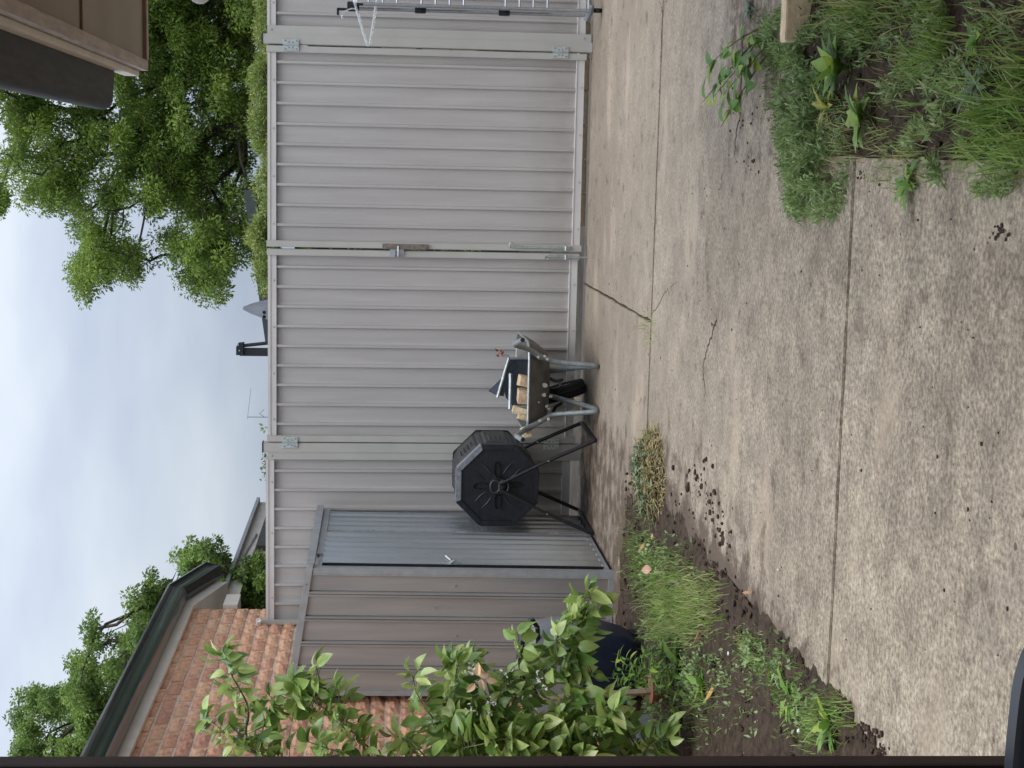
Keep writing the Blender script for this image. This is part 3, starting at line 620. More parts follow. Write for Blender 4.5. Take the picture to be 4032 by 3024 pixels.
# white lamp on a bracket
q = gy(787, 0, 6.1)
lp = thing('wall_lamp', 'white rounded outdoor lamp below the soffit, in front of the tree', 'lamp', (q[0]+.03, q[1], q[2]))
m = MB(); c = (q[0]+.045, q[1], q[2]); rings = []
for i in range(7):
    t = i/6; rings.append((c[0]-.06*math.cos(t*1.5), .0+.045*math.sin(t*1.57)+.002))
m.tube([(rr[0], c[1], c[2]) for rr in rings], [rr[1] for rr in rings], 16); m.build('lamp_head', white_pl, lp, smooth=True)
MB().tube([(c[0]+.005, c[1], c[2]), (c[0]+.25, c[1], c[2]+.02), (1.2, c[1]-.6, c[2]+.02)], .012, 8).build('bracket', white_pl, lp)

# ------------------------------------------------------------------ garden shed
sh = thing('garden_shed', 'narrow galvanised steel garden shed with corrugated door and latch beside the compost tumbler', 'shed', (-2.31, 8.67, 0))
SX0, SX1, SY0, SY1 = -3.055, -2.315, 8.672, 10.20
zt = lambda x: 1.752+(SX1-x)*.142
# side facing the yard: flat pans with small double ribs
xs = [SX0]; prof = []
rx = [-2.9, -2.752, -2.603, -2.456]
for r_ in rx: prof += [(r_-.018, 0), (r_-.013, -.014), (r_-.005, -.014), (r_-.001, -.004), (r_+.003, -.014), (r_+.012, -.014), (r_+.016, .006), (r_+.020, 0)]
prof = [(SX0, 0)]+prof+[(SX1, 0)]
m = MB(); m.strip([(a, SY0+b, .02) for a, b in prof], [(a, SY0+b, zt(a)) for a, b in prof]); m.strip([(a, SY0+b+.0012, zt(a)) for a, b in prof], [(a, SY0+b+.0012, .02) for a, b in prof]); m.build('side_panel', shed_m, sh, fix=False)
def corr(y0, y1, x, z0, z1, pitch=.128, amp=.030):
    n = int((y1-y0)/pitch*10); pts = [(x+amp*math.sin(2*math.pi*(y0+(y1-y0)*i/n)/pitch), y0+(y1-y0)*i/n) for i in range(n+1)]
    m = MB(); m.strip([(a, b, z0) for a, b in pts], [(a, b, z1) for a, b in pts]); m.strip([(a-.0015, b, z1) for a, b in pts], [(a-.0015, b, z0) for a, b in pts]); return m
corr(9.62, SY1, SX1-.018, .02, 1.735).build('front_panel', shed_door_m, sh, smooth=True, fix=False)
dr = corr(8.73, 9.60, SX1-.002, .05, 1.70).build('door', shed_door_m, sh, smooth=True, fix=False)
m = MB().box((SX1-.012, 9.595, .03), (SX1+.014, 9.62, 1.72)).box((SX1-.012, 8.73, .022), (SX1+.016, 9.595, .05)).box((SX1-.012, 8.73, 1.70), (SX1+.008, 9.595, 1.722)); m.build('door_frame', shed_trim_m, dr)
for z_ in (.25, .85, 1.45): MB().tube([(SX1+.014, 9.605, z_-.03), (SX1+.014, 9.605, z_+.03)], .006, 8).build('door_hinge', galv, dr)
lq = (SX1+.012, 8.80, .945)
la = MB().box((lq[0]-.006, lq[1]-.035, lq[2]-.05), (lq[0]+.004, lq[1]+.045, lq[2]+.05)).build('latch', zinc, dr, bevel=.002)
MB().tube([(lq[0]+.014, lq[1]-.02, lq[2]), (lq[0]+.014, lq[1]+.04, lq[2]+.005), (lq[0]+.035, lq[1]+.06, lq[2]+.035)], .007, 8).tube([(lq[0]+.012, lq[1]-.03, lq[2]-.03), (lq[0]+.03, lq[1]-.03, lq[2]-.01), (lq[0]+.012, lq[1]-.03, lq[2]+.012)], .005, 8).build('latch_bolt', zinc, la)
MB().box((SX1-.022, SY0-.007, .0), (SX1+.012, SY0+.05, 1.748)).box((SX1-.030, SY0-.0095, .0), (SX1-.0225, SY0-.002, 1.75)).build('corner_trim', shed_trim_m, sh)
MB().box((SX0-.008, SY0-.008, .0), (SX0+.022, SY0+.04, zt(SX0)-.004)).build('corner_trim', shed_trim_m, sh)
MB().box((SX0+.0225, SY0-.010, .0), (SX1-.031, SY0+.01, .032)).build('base_channel', shed_trim_m, sh)
# roof: folded edge trims and ribbed sheet
rt = [(SX0-.03, zt(SX0)-.005), (SX1+.03, zt(SX1)-.005), (SX1+.03, zt(SX1)+.026), (SX0-.03, zt(SX0)+.030)]
rf = MB().prism([(a, b+.008) for a, b in rt], SY0+.012, SY1+.02, 'y').build('roof', shed_m, sh)
MB().prism(rt, SY0-.012, SY0+.011, 'y').build('edge_trim', shed_trim_m, rf)
MB().box((SX1+.002, SY0+.0125, zt(SX1)-.010), (SX1+.036, SY1+.03, zt(SX1)+.034)).build('edge_trim', shed_trim_m, rf)
MB().box((SX1-.004, SY0+.30, zt(SX1)-.052), (SX1+.018, SY1, zt(SX1)-.013)).build('head_channel', shed_trim_m, rf)
MB().box((SX0, SY1, 0), (SX1, SY1+.004, 1.75)).box((SX0-.001, SY0+.05, 0), (SX0+.004, SY1, 1.8)).build('back_panel', shed_m, sh)
screws(sh, [(-2.40, SY0-.001, .93), (-2.70, SY0-.001, .915), (-2.53, SY0-.009, 1.05)], zinc)
screws(rf, [(-2.40, SY0-.012, 1.79), (-2.86, SY0-.012, 1.855)], galv)
sh.rotation_euler = (0, R(.9), 0)

# ------------------------------------------------------------------ compost tumbler
ct = thing('compost_tumbler', 'black octagonal compost tumbler on black tube legs, in front of the shed door', 'composter', (-1.975, 9.85, 0))
cx, cz, ap = -1.975, .625, .262; ro = ap/math.cos(math.pi/8)
def octp(r, cx=cx, cz=cz): return [(cx+r*math.cos(math.pi/8+k*math.pi/4), cz+r*math.sin(math.pi/8+k*math.pi/4)) for k in range(8)]
B0, B1 = 9.575, 10.13
bar = MB().prism(octp(ro-.012), B0+.01, B1, 'y').build('barrel', black_barrel, ct, bevel=.006)
for k in range(8):                                    # moulded panels on each flat, with pressed ribs
    a = k*math.pi/4; n = Vector((math.cos(a), 0, math.sin(a))); t = Vector((-math.sin(a), 0, math.cos(a))); c = Vector((cx, 0, cz))+n*(ap-.012)
    hw = .085
    def P(s, y, o): q = c+t*s+n*o; return (q.x, y, q.z)
    m = MB(); A = [P(-hw, B0+.06, -.002), P(hw, B0+.06, -.002), P(hw, B1-.04, -.002), P(-hw, B1-.04, -.002)]; A2 = [P(-hw*.8, B0+.09, .016), P(hw*.8, B0+.09, .016), P(hw*.8, B1-.07, .016), P(-hw*.8, B1-.07, .016)]
    m.add(A+A2, [(0, 1, 5, 4), (1, 2, 6, 5), (2, 3, 7, 6), (3, 0, 4, 7), (4, 5, 6, 7)]); pn = m.build('panel', black_barrel, ct, bevel=0)
    for s_ in (-.045, -.015, .015, .045):
        m = MB(); h_ = .006; A = [P(s_-h_, B0+.12, .0155), P(s_+h_, B0+.12, .0155), P(s_+h_, B0+.30, .0155), P(s_-h_, B0+.30, .0155), P(s_, B0+.13, .026), P(s_, B0+.29, .026)]
        m.add(A, [(0, 1, 4), (1, 2, 5, 4), (2, 3, 5), (3, 0, 4, 5)]); m.build('rib', black_barrel, pn)
ep = MB().prism(octp(ro-.022), B0-.004, B0+.012, 'y').build('end_plate', black_pl, ct, bevel=.003)
MB().prism(octp(ro-.004), B1+.001, B1+.02, 'y').build('end_plate', black_pl, ct, bevel=.003)
op_, ip = octp(ro+.002), octp(ro-.036)
for k in range(8):
    k2 = (k+1) % 8; m = MB(); A = []
    for y_ in (B0-.016, B0+.045):
        A += [(op_[k][0], y_, op_[k][1]), (op_[k2][0], y_, op_[k2][1])]+([(ip[k2][0], y_, ip[k2][1]), (ip[k][0], y_, ip[k][1])])
    m.add(A, [(0, 1, 2, 3), (7, 6, 5, 4), (0, 4, 5, 1), (1, 5, 6, 2), (2, 6, 7, 3), (3, 7, 4, 0)]); m.build('edge_trim', trim_painted_sheen if k in (0, 1) else black_pl, ep, bevel=.004)  # top and upper-right trims get the highlight as a lighter colour
for k in range(4):                                    # finger slots and moulded ribs
    a = R(92+90*k); d = Vector((math.cos(a), 0, math.sin(a))); t = Vector((-math.sin(a), 0, math.cos(a))); c = Vector((cx, B0-.0045, cz))
    pl = []
    for i in range(14):
        th = 2*math.pi*i/14; pl.append((.105+(.028+.0)*math.cos(th)*1.0+(.016 if math.cos(th) > 0 else -.016), .016*math.sin(th)))
    m = MB(); ring = [c+d*a_+t*b_ for a_, b_ in pl]; inner = [q+Vector((0, -.012, 0))+(c+d*.105-q)*-.12 for q in ring]
    n_ = len(ring); m.add(ring+inner, [(i, (i+1) % n_, n_+(i+1) % n_, n_+i) for i in range(n_)]); m.build('slot_rim', black_pl, ep)
    m = MB(); m.add([q+Vector((0, -.0005, 0)) for q in ring], [tuple(range(n_))]); m.build('slot', rubber, ep, fix=False)
    for sg in (-1, 1):
        a2 = a+sg*R(28); d2 = Vector((math.cos(a2), 0, math.sin(a2))); t2 = Vector((-math.sin(a2), 0, math.cos(a2)))*sg
        m = MB().tube([c+d2*.085, c+d2*.13-Vector((0, .003, 0))+t2*.005, c+d2*.175+t2*.022], [.003, .005, .002], 6); m.build('moulded_rib', black_barrel if sg > 0 else black_pl, ep, smooth=True)
HB = Vector((cx+.0, 0, cz-.01))
m = MB().tube([(HB.x, B0+.01, HB.z+.005), (HB.x, B0-.035, HB.z+.005)], [.062, .05], 20); hb = m.build('hub', black_pl, ct, smooth=True)
for dz_ in (.028, -.028):
    m = MB(); pts = [(HB.x+.040*math.cos(t_), B0-.05, HB.z+dz_+.030*math.sin(t_)) for t_ in np.linspace(0, 2*math.pi, 17)]; m.tube(pts, .006, 6, cap=False); m.build('collar', black_barrel, hb, smooth=True)
def leg(y, sx, name='leg'):
    top = (cx+sx*.022, y, cz-.02); mid = (cx+sx*.175, y, .30); ft = (cx+sx*.300, y, .018)
    l = MB().tube([top, mid], .0100, 10).build(name, black_metal, ct, smooth=True)
    MB().tube([(mid[0]-sx*.012, y, mid[2]+.022), mid, ft], [.0125, .0125, .0125], 10).build('lower_tube', black_metal, l, smooth=True)
    MB().tube([(mid[0]-sx*.004, y-.010, mid[2]+.01), (mid[0]-sx*.004, y-.022, mid[2]+.01)], .006, 8).build('bolt', galv, l)
yfL, ybL = 9.515, 10.20
for y_ in (yfL, ybL):
    for sx in (-1, 1): leg(y_, sx)
for sx in (-1, 1): MB().tube([(cx+sx*.300, yfL, .016), (cx+sx*.302, ybL, .016)], .0125, 10).build('foot_rail', black_metal, ct, smooth=True)
MB().tube([(cx, yfL-.01, cz-.02), (cx, ybL+.01, cz-.02)], .014, 10).build('axle', black_metal, ct, smooth=True)

# ------------------------------------------------------------------ wheelbarrow
wb = thing('wheelbarrow', 'old grey steel wheelbarrow with tube handles and legs, loaded with timber offcuts', 'wheelbarrow', (-1.34, 9.75, 0))
cxw = -1.345
def ringxy(z, hw, y0, y1, rad, n=5, cx=cxw, dzy=0):
    pts = []
    for sx, yy, a0 in ((1, y0, -90), (1, y1, 0), (-1, y1, 90), (-1, y0, 180)):
        for i in range(n+1):
            a = R(a0+90*i/n); ox = cx+sx*(hw-rad); oy = yy+(rad if yy == y0 else -rad)
            x_ = ox+rad*math.cos(a); y_ = oy+rad*math.sin(a); pts.append((x_, y_, z+(y_-9.4)*dzy))
    return pts
lay = [(.448, .292, 9.47, 10.20, .11, .02), (.44, .288, 9.475, 10.195, .11, .02), (.40, .272, 9.50, 10.13, .11, .02), (.345, .245, 9.545, 10.05, .11, .03), (.305, .205, 9.60, 9.97, .10, .03), (.288, .16, 9.66, 9.92, .09, .03)]
m = MB(); rings = [ringxy(*l[:5], dzy=l[5]) for l in lay]; n_ = len(rings[0])
inner = [ringxy(l[0]+.003, l[1]-.004, l[2]+.004, l[3]-.004, max(.02, l[4]-.004), dzy=l[5]) for l in lay]
vs = sum(rings, [])+sum(inner, []); fs = []; NL = len(lay)
for s_ in (0, NL):
    for i in range(NL-1):
        for k in range(n_):
            q = ((s_+i)*n_+k, (s_+i)*n_+(k+1) % n_, (s_+i+1)*n_+(k+1) % n_, (s_+i+1)*n_+k); fs.append(q if s_ == 0 else q[::-1])
fs.append(tuple((NL-1)*n_+k for k in range(n_))); fs.append(tuple((2*NL-1)*n_+k for k in range(n_-1, -1, -1)))
m.add(vs, fs); tray = m.build('tray', tray_m, wb, smooth=True, fix=False)
rp_ = rings[0]+[rings[0][0]]; MB().tube(rp_, .0075, 8, cap=False).build('rim', galv, tray, smooth=True)
for (X, Y, s_) in [(2143, 1516, .02), (2141, 1553, .016), (2120, 1583, .007), (2152, 1598, .014), (2160, 1608, .012), (2122, 1409, .010), (2145, 1404, .012), (2153, 1414, .012), (2150, 1660, .012), (2158, 1668, .012), (2168, 1560, .012)]:
    q = gy(X, Y, 9.53)
    yy = 9.47+max(0, (.43-q[2]))*.95; q = gy(X, Y, yy); m = MB(); m.add([(q[0]+s_*random.uniform(.5, 1)*math.cos(a), yy-.012, q[2]+s_*random.uniform(.6, 1.2)*math.sin(a)) for a in np.linspace(0, 5.6, 8)], [tuple(range(8))]); m.build('mortar_splash', splat, tray, fix=False)
def smoothpath(pts, it=2):
    pts = [np.array(p, float) for p in pts]
    for _ in range(it):
        o = [pts[0]]
        for a, b in zip(pts[:-1], pts[1:]): o += [a*.75+b*.25, a*.25+b*.75]
        o.append(pts[-1]); pts = o
    return pts
hR = [(-.985, 9.02, .535), (-1.025, 9.17, .572), (-1.045, 9.26, .555), (-1.082, 9.43, .462), (-1.135, 9.475, .385), (-1.165, 9.53, .315), (-1.178, 9.53, .27), (-1.19, 9.50, .06), (-1.195, 9.50, .014), (-1.205, 9.54, .02), (-1.225, 9.66, .11), (-1.27, 9.80, .285)]
hL = [(-1.585, 9.02, .52), (-1.585, 9.15, .548), (-1.60, 9.24, .54), (-1.583, 9.43, .46), (-1.558, 9.475, .385), (-1.525, 9.53, .315), (-1.508, 9.53, .27), (-1.483, 9.46, .06), (-1.476, 9.45, .014), (-1.466, 9.50, .02), (-1.46, 9.66, .11), (-1.43, 9.80, .285)]
for pth in (hR, hL):
    q = smoothpath(pth, 2); hd = MB().tube(q, .0165, 10, hollow=True).build('handle_leg', dull_galv, wb, smooth=True)
    MB().tube([q[0]+(q[1]-q[0])*.02, q[0]+(q[1]-q[0])*.05], .0128, 10).build('bore_shade_plug', rubber, hd)  # dark plug stands in for the shade inside the open tube end
for (X, Y) in [(2119, 1405), (2145, 1403), (2155, 1414), (2126, 1657), (2160, 1651)]:
    q = gy(X, Y, 9.452); MB().tube([(q[0], 9.466, q[2]), (q[0], 9.452, q[2])], .009, 8).build('bolt', splat, wb)
# wheel, leaning in its fork
wc = Vector((-1.44, 10.06, .165)); wh = thing('x', 'x', 'x', wc); wh.name = 'wheel'; del wh['label'], wh['category']
wh.parent = wb; wh.location = wc-wb.location; _ploc[wh.name] = (0, 0, 0)
def lathe(prof, n=28):
    m = MB(); vs = []; fs = []; k = len(prof)
    for i in range(n):
        a = 2*math.pi*i/n
        for (x_, r_) in prof: vs.append((x_, r_*math.cos(a), r_*math.sin(a)))
    for i in range(n):
        for j in range(k): fs.append((i*k+j, i*k+(j+1) % k, ((i+1) % n)*k+(j+1) % k, ((i+1) % n)*k+j))
    m.add(vs, fs); return m
lathe([(-.044, .135), (-.047, .150), (-.030, .160), (-.026, .156), (-.018, .163), (-.012, .158), (-.004, .165), (.004, .165), (.012, .158), (.018, .163), (.026, .156), (.030, .160), (.047, .150), (.044, .135), (.03, .092), (-.03, .092)]).build('tyre', rubber, wh, smooth=True)
lathe([(-.03, .03), (-.034, .095), (.034, .095), (.03, .03)]).build('rim', galv, wh, smooth=True)
MB().tube([(-.075, 0, 0), (.075, 0, 0)], .010, 8).build('axle', galv, wh)
wh.rotation_euler = (0, R(-17), R(6))
for sx, x_ in ((1, -1.36), (-1, -1.52)): MB().tube([(x_+sx*.05, 9.72, .285), (x_+sx*.005, 9.95, .22), (x_, 10.06, .17)], .011, 8).build('fork_arm', black_metal, wb, smooth=True)
# load: timber offcuts
def block(X0, X1, Y0, Y1, y, dep, tilt, label, mt=brickoff):
    c = gy((X0+X1)/2, (Y0+Y1)/2, y); s = 1590/ (y) * .001
    hx = (Y1-Y0)/2*y/F; hz = (X1-X0)/2*y/F
    t = thing('timber_offcut', label, 'offcut', (c[0], y, c[2]), 'offcuts in the barrow')
    Mx = Matrix.Translation((c[0], y, c[2])) @ Matrix.Rotation(R(tilt), 4, 'Y') @ Matrix.Rotation(R(random.uniform(-12, 12)), 4, 'Z')
    m = MB().box((-hx, -dep/2, -hz), (hx, dep/2, hz), M=Mx); m.v = [tuple(c_+random.uniform(-.007, .007) for c_ in q_) for q_ in m.v]; m.build('block', mt, t, bevel=.0025)
block(2042, 2095, 1480, 1520, 9.72, .12, 8, 'small rounded offcut in the barrow, next to the dark folding chair', brickoff)
block(2036, 2100, 1532, 1584, 9.70, .16, 0, 'squarest offcut in the middle of the barrow load', brickoff)
block(2018, 2100, 1605, 1632, 9.68, .09, 10, 'tall thin pale plank standing in the barrow', wood_m)
block(2038, 2095, 1632, 1655, 9.66, .10, 12, 'rough offcut between the thin plank and the barrow handle', brickoff)
block(2052, 2090, 1686, 1716, 9.60, .10, -24, 'tilted pale offcut at the tray corner beside the tumbler', wood_m)
# folded camp chair standing in the tray
fc_ = thing('folding_chair', 'broken folding chair with dark fabric and grey tubes dumped in the barrow', 'chair', (-1.3, 9.95, .4))
def g2(X, Y, y=9.95): return gy(X, Y, y)
MB().tube([g2(1958, 1566, 9.88), g2(1985, 1470, 9.92), g2(2003, 1412), g2(2000, 1404), g2(1980, 1396)], .010, 8).build('tube', galv, fc_, smooth=True)
MB().tube([g2(2007, 1610, 9.85), g2(2010, 1500, 9.87), g2(2010, 1470, 9.87)], .012, 8).build('tube', galv, fc_, smooth=True)
MB().tube([g2(2003, 1412), g2(2040, 1410), g2(2110, 1412)], .009, 8).build('tube', greybin, fc_, smooth=True)
def panel(pts, th, mt, nm='fabric'):
    n = len(pts); A = [V(p) for p in pts]; nn = (A[1]-A[0]).cross(A[2]-A[0]).normalized()*th; m = MB(); m.add(A+[q+nn for q in A], [tuple(range(n-1, -1, -1)), tuple(range(n, 2*n))]+[(i, (i+1) % n, n+(i+1) % n, n+i) for i in range(n)]); return m.build(nm, mt, fc_)
panel([g2(2008, 1418, 9.97), g2(2105, 1415, 9.97), g2(2105, 1596, 9.99), g2(2018, 1598, 9.99), g2(1992, 1566, 9.99), g2(1976, 1500, 9.98)], .012, navy2)
panel([g2(1924, 1540, 9.93), g2(1957, 1558, 9.90), g2(1972, 1493, 9.92)], .008, navy2)
panel([g2(1984, 1560, 9.91), g2(1962, 1557, 9.91), g2(1990, 1432, 9.95), g2(2004, 1445, 9.95)], .006, black_barrel)
dl = thing('dry_leaf', 'curled rust brown dead leaf stuck on the folding chair tube', 'leaf', g2(1970, 1390))
m = MB()
for i in range(5):
    a = g2(1950+random.uniform(0, 38), 1382+random.uniform(0, 16), 9.94); b = a+np.array([random.uniform(-.03, .03), random.uniform(-.02, .02), random.uniform(-.025, .03)]); c = a+np.array([random.uniform(-.03, .03), random.uniform(-.02, .02), random.uniform(-.03, .02)])
    m.add([a, b, c, (a+c)/2+np.array([0, .01, .01])], [(0, 1, 2), (0, 2, 3)])
m.build('blade', mat('rust_leaf', (.28, .09, .035), .7, var=.3, scale=30), dl, fix=False)

# ------------------------------------------------------------------ clothes airer at the right
ai = thing('clothes_airer', 'aluminium clothes airer with black joints and folded-down racks by the fence', 'airer', (1.3, 9.85, 0))
ux = .990
for xx, yy in ((ux, 9.88), (1.72, 9.88), (ux+.02, 9.80), (1.70, 9.80)):
    MB().tube([(xx, yy, .09), (xx, yy, 1.56 if yy > 9.85 else 1.50)], .0125, 10).build('upright', alu, ai, smooth=True)
for z0 in (1.56, 1.144, .618):
    for xx in (ux, 1.72):
        j = MB().box((xx-.018, 9.855, z0-.035), (xx+.018, 9.905, z0+.035)).build('joint', black_pl, ai, bevel=.004)
        MB().tube([(xx, 9.855, z0), (xx, 9.838, z0)], .009, 8).build('knob', black_pl, j)
    bar_ = MB().box((ux+.014, 9.832, z0-.29), (ux+.030, 9.852, z0+.02)).box((1.68, 9.835, z0-.28), (1.69, 9.850, z0+.01)).build('rack_frame', black_pl, ai)
    for k in range(4):
        zz = z0-.005-k*.088; MB().tube([(ux+.025, 9.842, zz), (1.685, 9.842, zz)], .0075, 8).build('rack_rod', alu, bar_, smooth=True)
MB().tube([(.955, 9.86, .10), (ux+.02, 9.84, .075), (ux+.06, 9.82, .07)], [.018, .02, .016], 8).build('foot', greybin, ai, smooth=True)
MB().tube([(ux+.03, 9.83, .09), (1.70, 9.83, .09)], .010, 8).build('foot_bar', alu, ai, smooth=True)
for xx in (1.02, 1.70):
    MB().tube([(xx-.012, 9.86, .028), (xx+.012, 9.86, .028)], .028, 14).build('wheel', rubber, ai, smooth=True)
MB().box((.975, 9.86, 1.565), (1.03, 9.90, 1.60)).box((.975, 9.862, 1.60), (.990, 9.89, 1.66)).box((.945, 9.862, 1.650), (.990, 9.888, 1.664)).build('hook_end', black_pl, ai, bevel=.003)
hg = thing('coat_hanger', 'clear plastic coat hanger hung on the clothes airer', 'hanger', (.9, 9.80, 1.5))
tip = gy(1452, 180, 9.80); sh_ = gy(1404, 38, 9.80); bt = gy(1490, -40, 9.80); nk = gy(1395, 5, 9.80)
MB().tube(smoothpath([sh_, tip+np.array([.01, 0, .012]), tip, tip+np.array([.012, 0, -.008]), bt], 2), .008, 8).tube(smoothpath([nk+np.array([.30, 0, -.1]), nk, sh_], 1), .008, 8).tube(smoothpath([sh_, gy(1390, 32, 9.80), gy(1365, 40, 9.80), gy(1345, 55, 9.80), gy(1348, 75, 9.80)], 2), .004, 8).build('frame', clear_m, hg, smooth=True)
MB().tube([bt, bt+np.array([.35, 0, -.08])], .008, 8).build('lower_bar', clear_m, hg, smooth=True)

# ------------------------------------------------------------------ blue tub cart, stake, pot
YB = 7.55
tb = thing('tub_cart', 'navy plastic tub cart with grey lid and black handle behind the lemon tree', 'cart', (-2.52, YB, 0))
def rrect(hw, hd, rad, z, cx=-2.54, cy=YB+.1, n=5):
    out = []
    for sx, sy, a0 in ((1, -1, -90), (1, 1, 0), (-1, 1, 90), (-1, -1, 180)):
        for i in range(n+1): a = R(a0+90*i/n); out.append((cx+sx*(hw-rad)+rad*math.cos(a), cy+sy*(hd-rad)+rad*math.sin(a), z))
    return out
def loft(rings, name, mt, par, capt=True):
    n = len(rings[0]); m = MB(); fs = []
    for i in range(len(rings)-1):
        for k in range(n): fs.append((i*n+k, i*n+(k+1) % n, (i+1)*n+(k+1) % n, (i+1)*n+k))
    fs.append(tuple(range(n-1, -1, -1))); fs.append(tuple((len(rings)-1)*n+k for k in range(n))); m.add(sum(rings, []), fs); return m.build(name, mt, par, smooth=True)
loft([rrect(.10, .09, .05, .012), rrect(.15, .13, .06, .03), rrect(.19, .155, .06, .10), rrect(.222, .17, .06, .22), rrect(.235, .175, .05, .33)], 'tub', navy, tb)
loft([rrect(.243, .182, .05, .331), rrect(.243, .182, .05, .343)], 'trim_band', bluetrim, tb)
loft([rrect(.238, .178, .05, .3435), rrect(.232, .172, .05, .48), rrect(.215, .155, .05, .565), rrect(.17, .12, .05, .585)], 'lid', greybin, tb)
MB().tube(smoothpath([(-2.66, YB-.02, .50), (-2.60, YB-.06, .63), (-2.45, YB-.08, .665), (-2.30, YB-.07, .645), (-2.235, YB-.06, .60)], 2), .018, 10).build('handle', black_pl, tb, smooth=True)
MB().tube([(-2.235, YB-.06, .60), (-2.28, YB-.05, .57), (-2.40, YB-.03, .56)], .012, 8).build('handle_stay', black_pl, tb, smooth=True)
for sx in (-1, 1): MB().tube([(-2.54+sx*.12, YB+.2, .045), (-2.54+sx*.16, YB+.2, .045)], .045, 16).build('wheel', rubber, tb, smooth=True)
st = thing('garden_stake', 'pale square timber stake beside the lemon tree trunk', 'stake', (-2.41, 6.9, 0))
a = gy(2088, 2752, 6.9); b = gy(2560, 2716, 6.9)
MB().tube([a+np.array([-.004, 0, .02]), b+np.array([0, 0, -.12])], .0165, 4).build('shaft', wood_stake, st)
pt = thing('terracotta_pot', 'small weedy terracotta pot at the foot of the lemon tree', 'pot', gz(2640, 2712))
q = gz(2640, 2712); m = MB(); m.tube([(q[0], q[1], -.01), (q[0], q[1], .07), (q[0], q[1], .071), (q[0], q[1], .095)], [.045, .06, .068, .07], 16); m.build('body', terracotta, pt, smooth=True)
gs = thing('grey_edging', 'grey plastic edging strip half hidden under the lemon leaves', 'edging', gz(2560, 2940))
a = gz(2500, 2895, .06); b = gz(2620, 2960, .02); MB().box((-.002, -.16, -.05), (.016, .16, .06), M=Matrix.Translation(V((a+b)/2)) @ Matrix.Rotation(R(-35), 4, 'Z')).build('strip', greybin, gs, bevel=.003)

# timber edging on the right bed
sl_ = thing('timber_sleeper', 'sawn timber edging plank along the weedy garden bed', 'sleeper', (.9, 5.16, 0))
q = gz(3130, 152, .05)
MB().box((q[0], 5.09, -.06), (2.6, 5.165, .055)).build('plank', wood_m, sl_, bevel=.004)

# ------------------------------------------------------------------ things beyond the fence
nh = thing('neighbour_house', 'neighbouring house eave with cream boards and grey roof beyond the fence', 'house', (-4, 14, -.13))
e1 = gy(1012, 1977, 15.2); e0y = 11.4; xe = float(e1[0]); ze = float(e1[2])
MB().box((xe-.02, e0y, ze-.13), (xe, 15.2, ze-.015)).build('fascia', cream, nh)
MB().box((xe-.0, e0y, ze-.03), (xe+.05, 15.2, ze)).build('gutter', grey_roof, nh)
MB().add([(xe-.021, e0y, ze-.12), (xe-.021, 15.18, ze-.12), (xe-.55, 15.18, ze-.12), (xe-.55, e0y, ze-.12)], [(0, 1, 2, 3)]).build('soffit', mat('soffit_grey', (.33, .28, .24), .7), nh, fix=False)
MB().add([(xe+.04, e0y, ze+.0), (xe+.04, 15.22, ze+.0), (xe-3, 15.22, ze+.9), (xe-3, e0y, ze+.9)], [(0, 1, 2, 3)]).build('roof', grey_roof, nh, fix=False)
MB().box((xe-.60, e0y, -.13), (xe-.5, 15.0, ze-.12)).build('wall', cream, nh)
f0 = gy(1055, 2030, 14.4)
MB().box((f0[0]-.02, 13.1, f0[2]-.10), (f0[0]+.03, 14.4, f0[2])).build('lower_gutter', roof_dark, nh)
MB().box((f0[0]-.06, 13.1, f0[2]-.30), (f0[0]-.021, 14.38, f0[2]-.03)).build('lower_fascia', cream, nh)
a = gy(985, 2120, 13.6); b = gy(960, 2185, 13.2); MB().tube([gy(1010, 2105, 13.8), gy(962, 2195, 13.0)], .012, 6).build('downpipe', grey_roof, nh)
nr = thing('carport', 'dark carport roof beyond the hedge, sloping behind the gate', 'carport', (0, 15, -.13))
a = gy(1046, 1352, 14.0); b = gy(962, 760, 14.0); d = (b-a); b2 = a+d*1.02
m = MB()
m.prism([(a[0], a[2]-.10), (b2[0], b2[2]-.10), (b2[0], b2[2]), (a[0], a[2])], 13.98, 14.03, 'y'); m.build('barge_board', mat('dark_green_barge', (.045, .06, .055), .5), nr)
MB().prism([(a[0]+.02, a[2]-.05), (b2[0], b2[2]-.05), (b2[0], b2[2]-.02), (a[0]+.02, a[2]-.02)], 14.031, 17, 'y').build('roof', roof_dark, nr)
for xx in (a[0]+.35, b2[0]-.1): MB().box((xx, 14.2, -.13), (xx+.09, 14.29, a[2]-.03)).build('post', roof_dark, nr)
MB().box((a[0]+.3, 16.9, -.13), (b2[0], 17, a[2]-.1)).build('wall', roof_dark, nr)
um = thing('covered_umbrella', 'garden umbrella under a grey canvas cover, poking above the gate', 'umbrella', gy(1045, 1220, 12.5)*np.array([1, 1, 0]))
ut = gy(957, 1214, 12.5); m = MB(); vs = []; fs = []; NR = 9; NS = 22
for i in range(NR):
    t_ = i/(NR-1); r_ = .012+.026*min(1, t_*6)+.125*t_**1.15; zz = ut[2]-t_*.55
    for k in range(NS):
        a_ = 2*math.pi*k/NS; rr = r_*(1+.32*t_*math.sin(a_*5+.6)+.05*math.sin(a_*9)); vs.append((ut[0]+rr*math.cos(a_)-.03*t_, 12.5+rr*math.sin(a_), zz))
for i in range(NR-1):
    for k in range(NS): fs.append((i*NS+k, i*NS+(k+1) % NS, (i+1)*NS+(k+1) % NS, (i+1)*NS+k))
fs.append(tuple(range(NS))); m.add(vs, fs); m.build('cover', umb_m, um, smooth=True)
MB().tube([(ut[0], 12.5, -.13), (ut[0], 12.5, ut[2]-.02)], .02, 8).build('pole', black_metal, um)
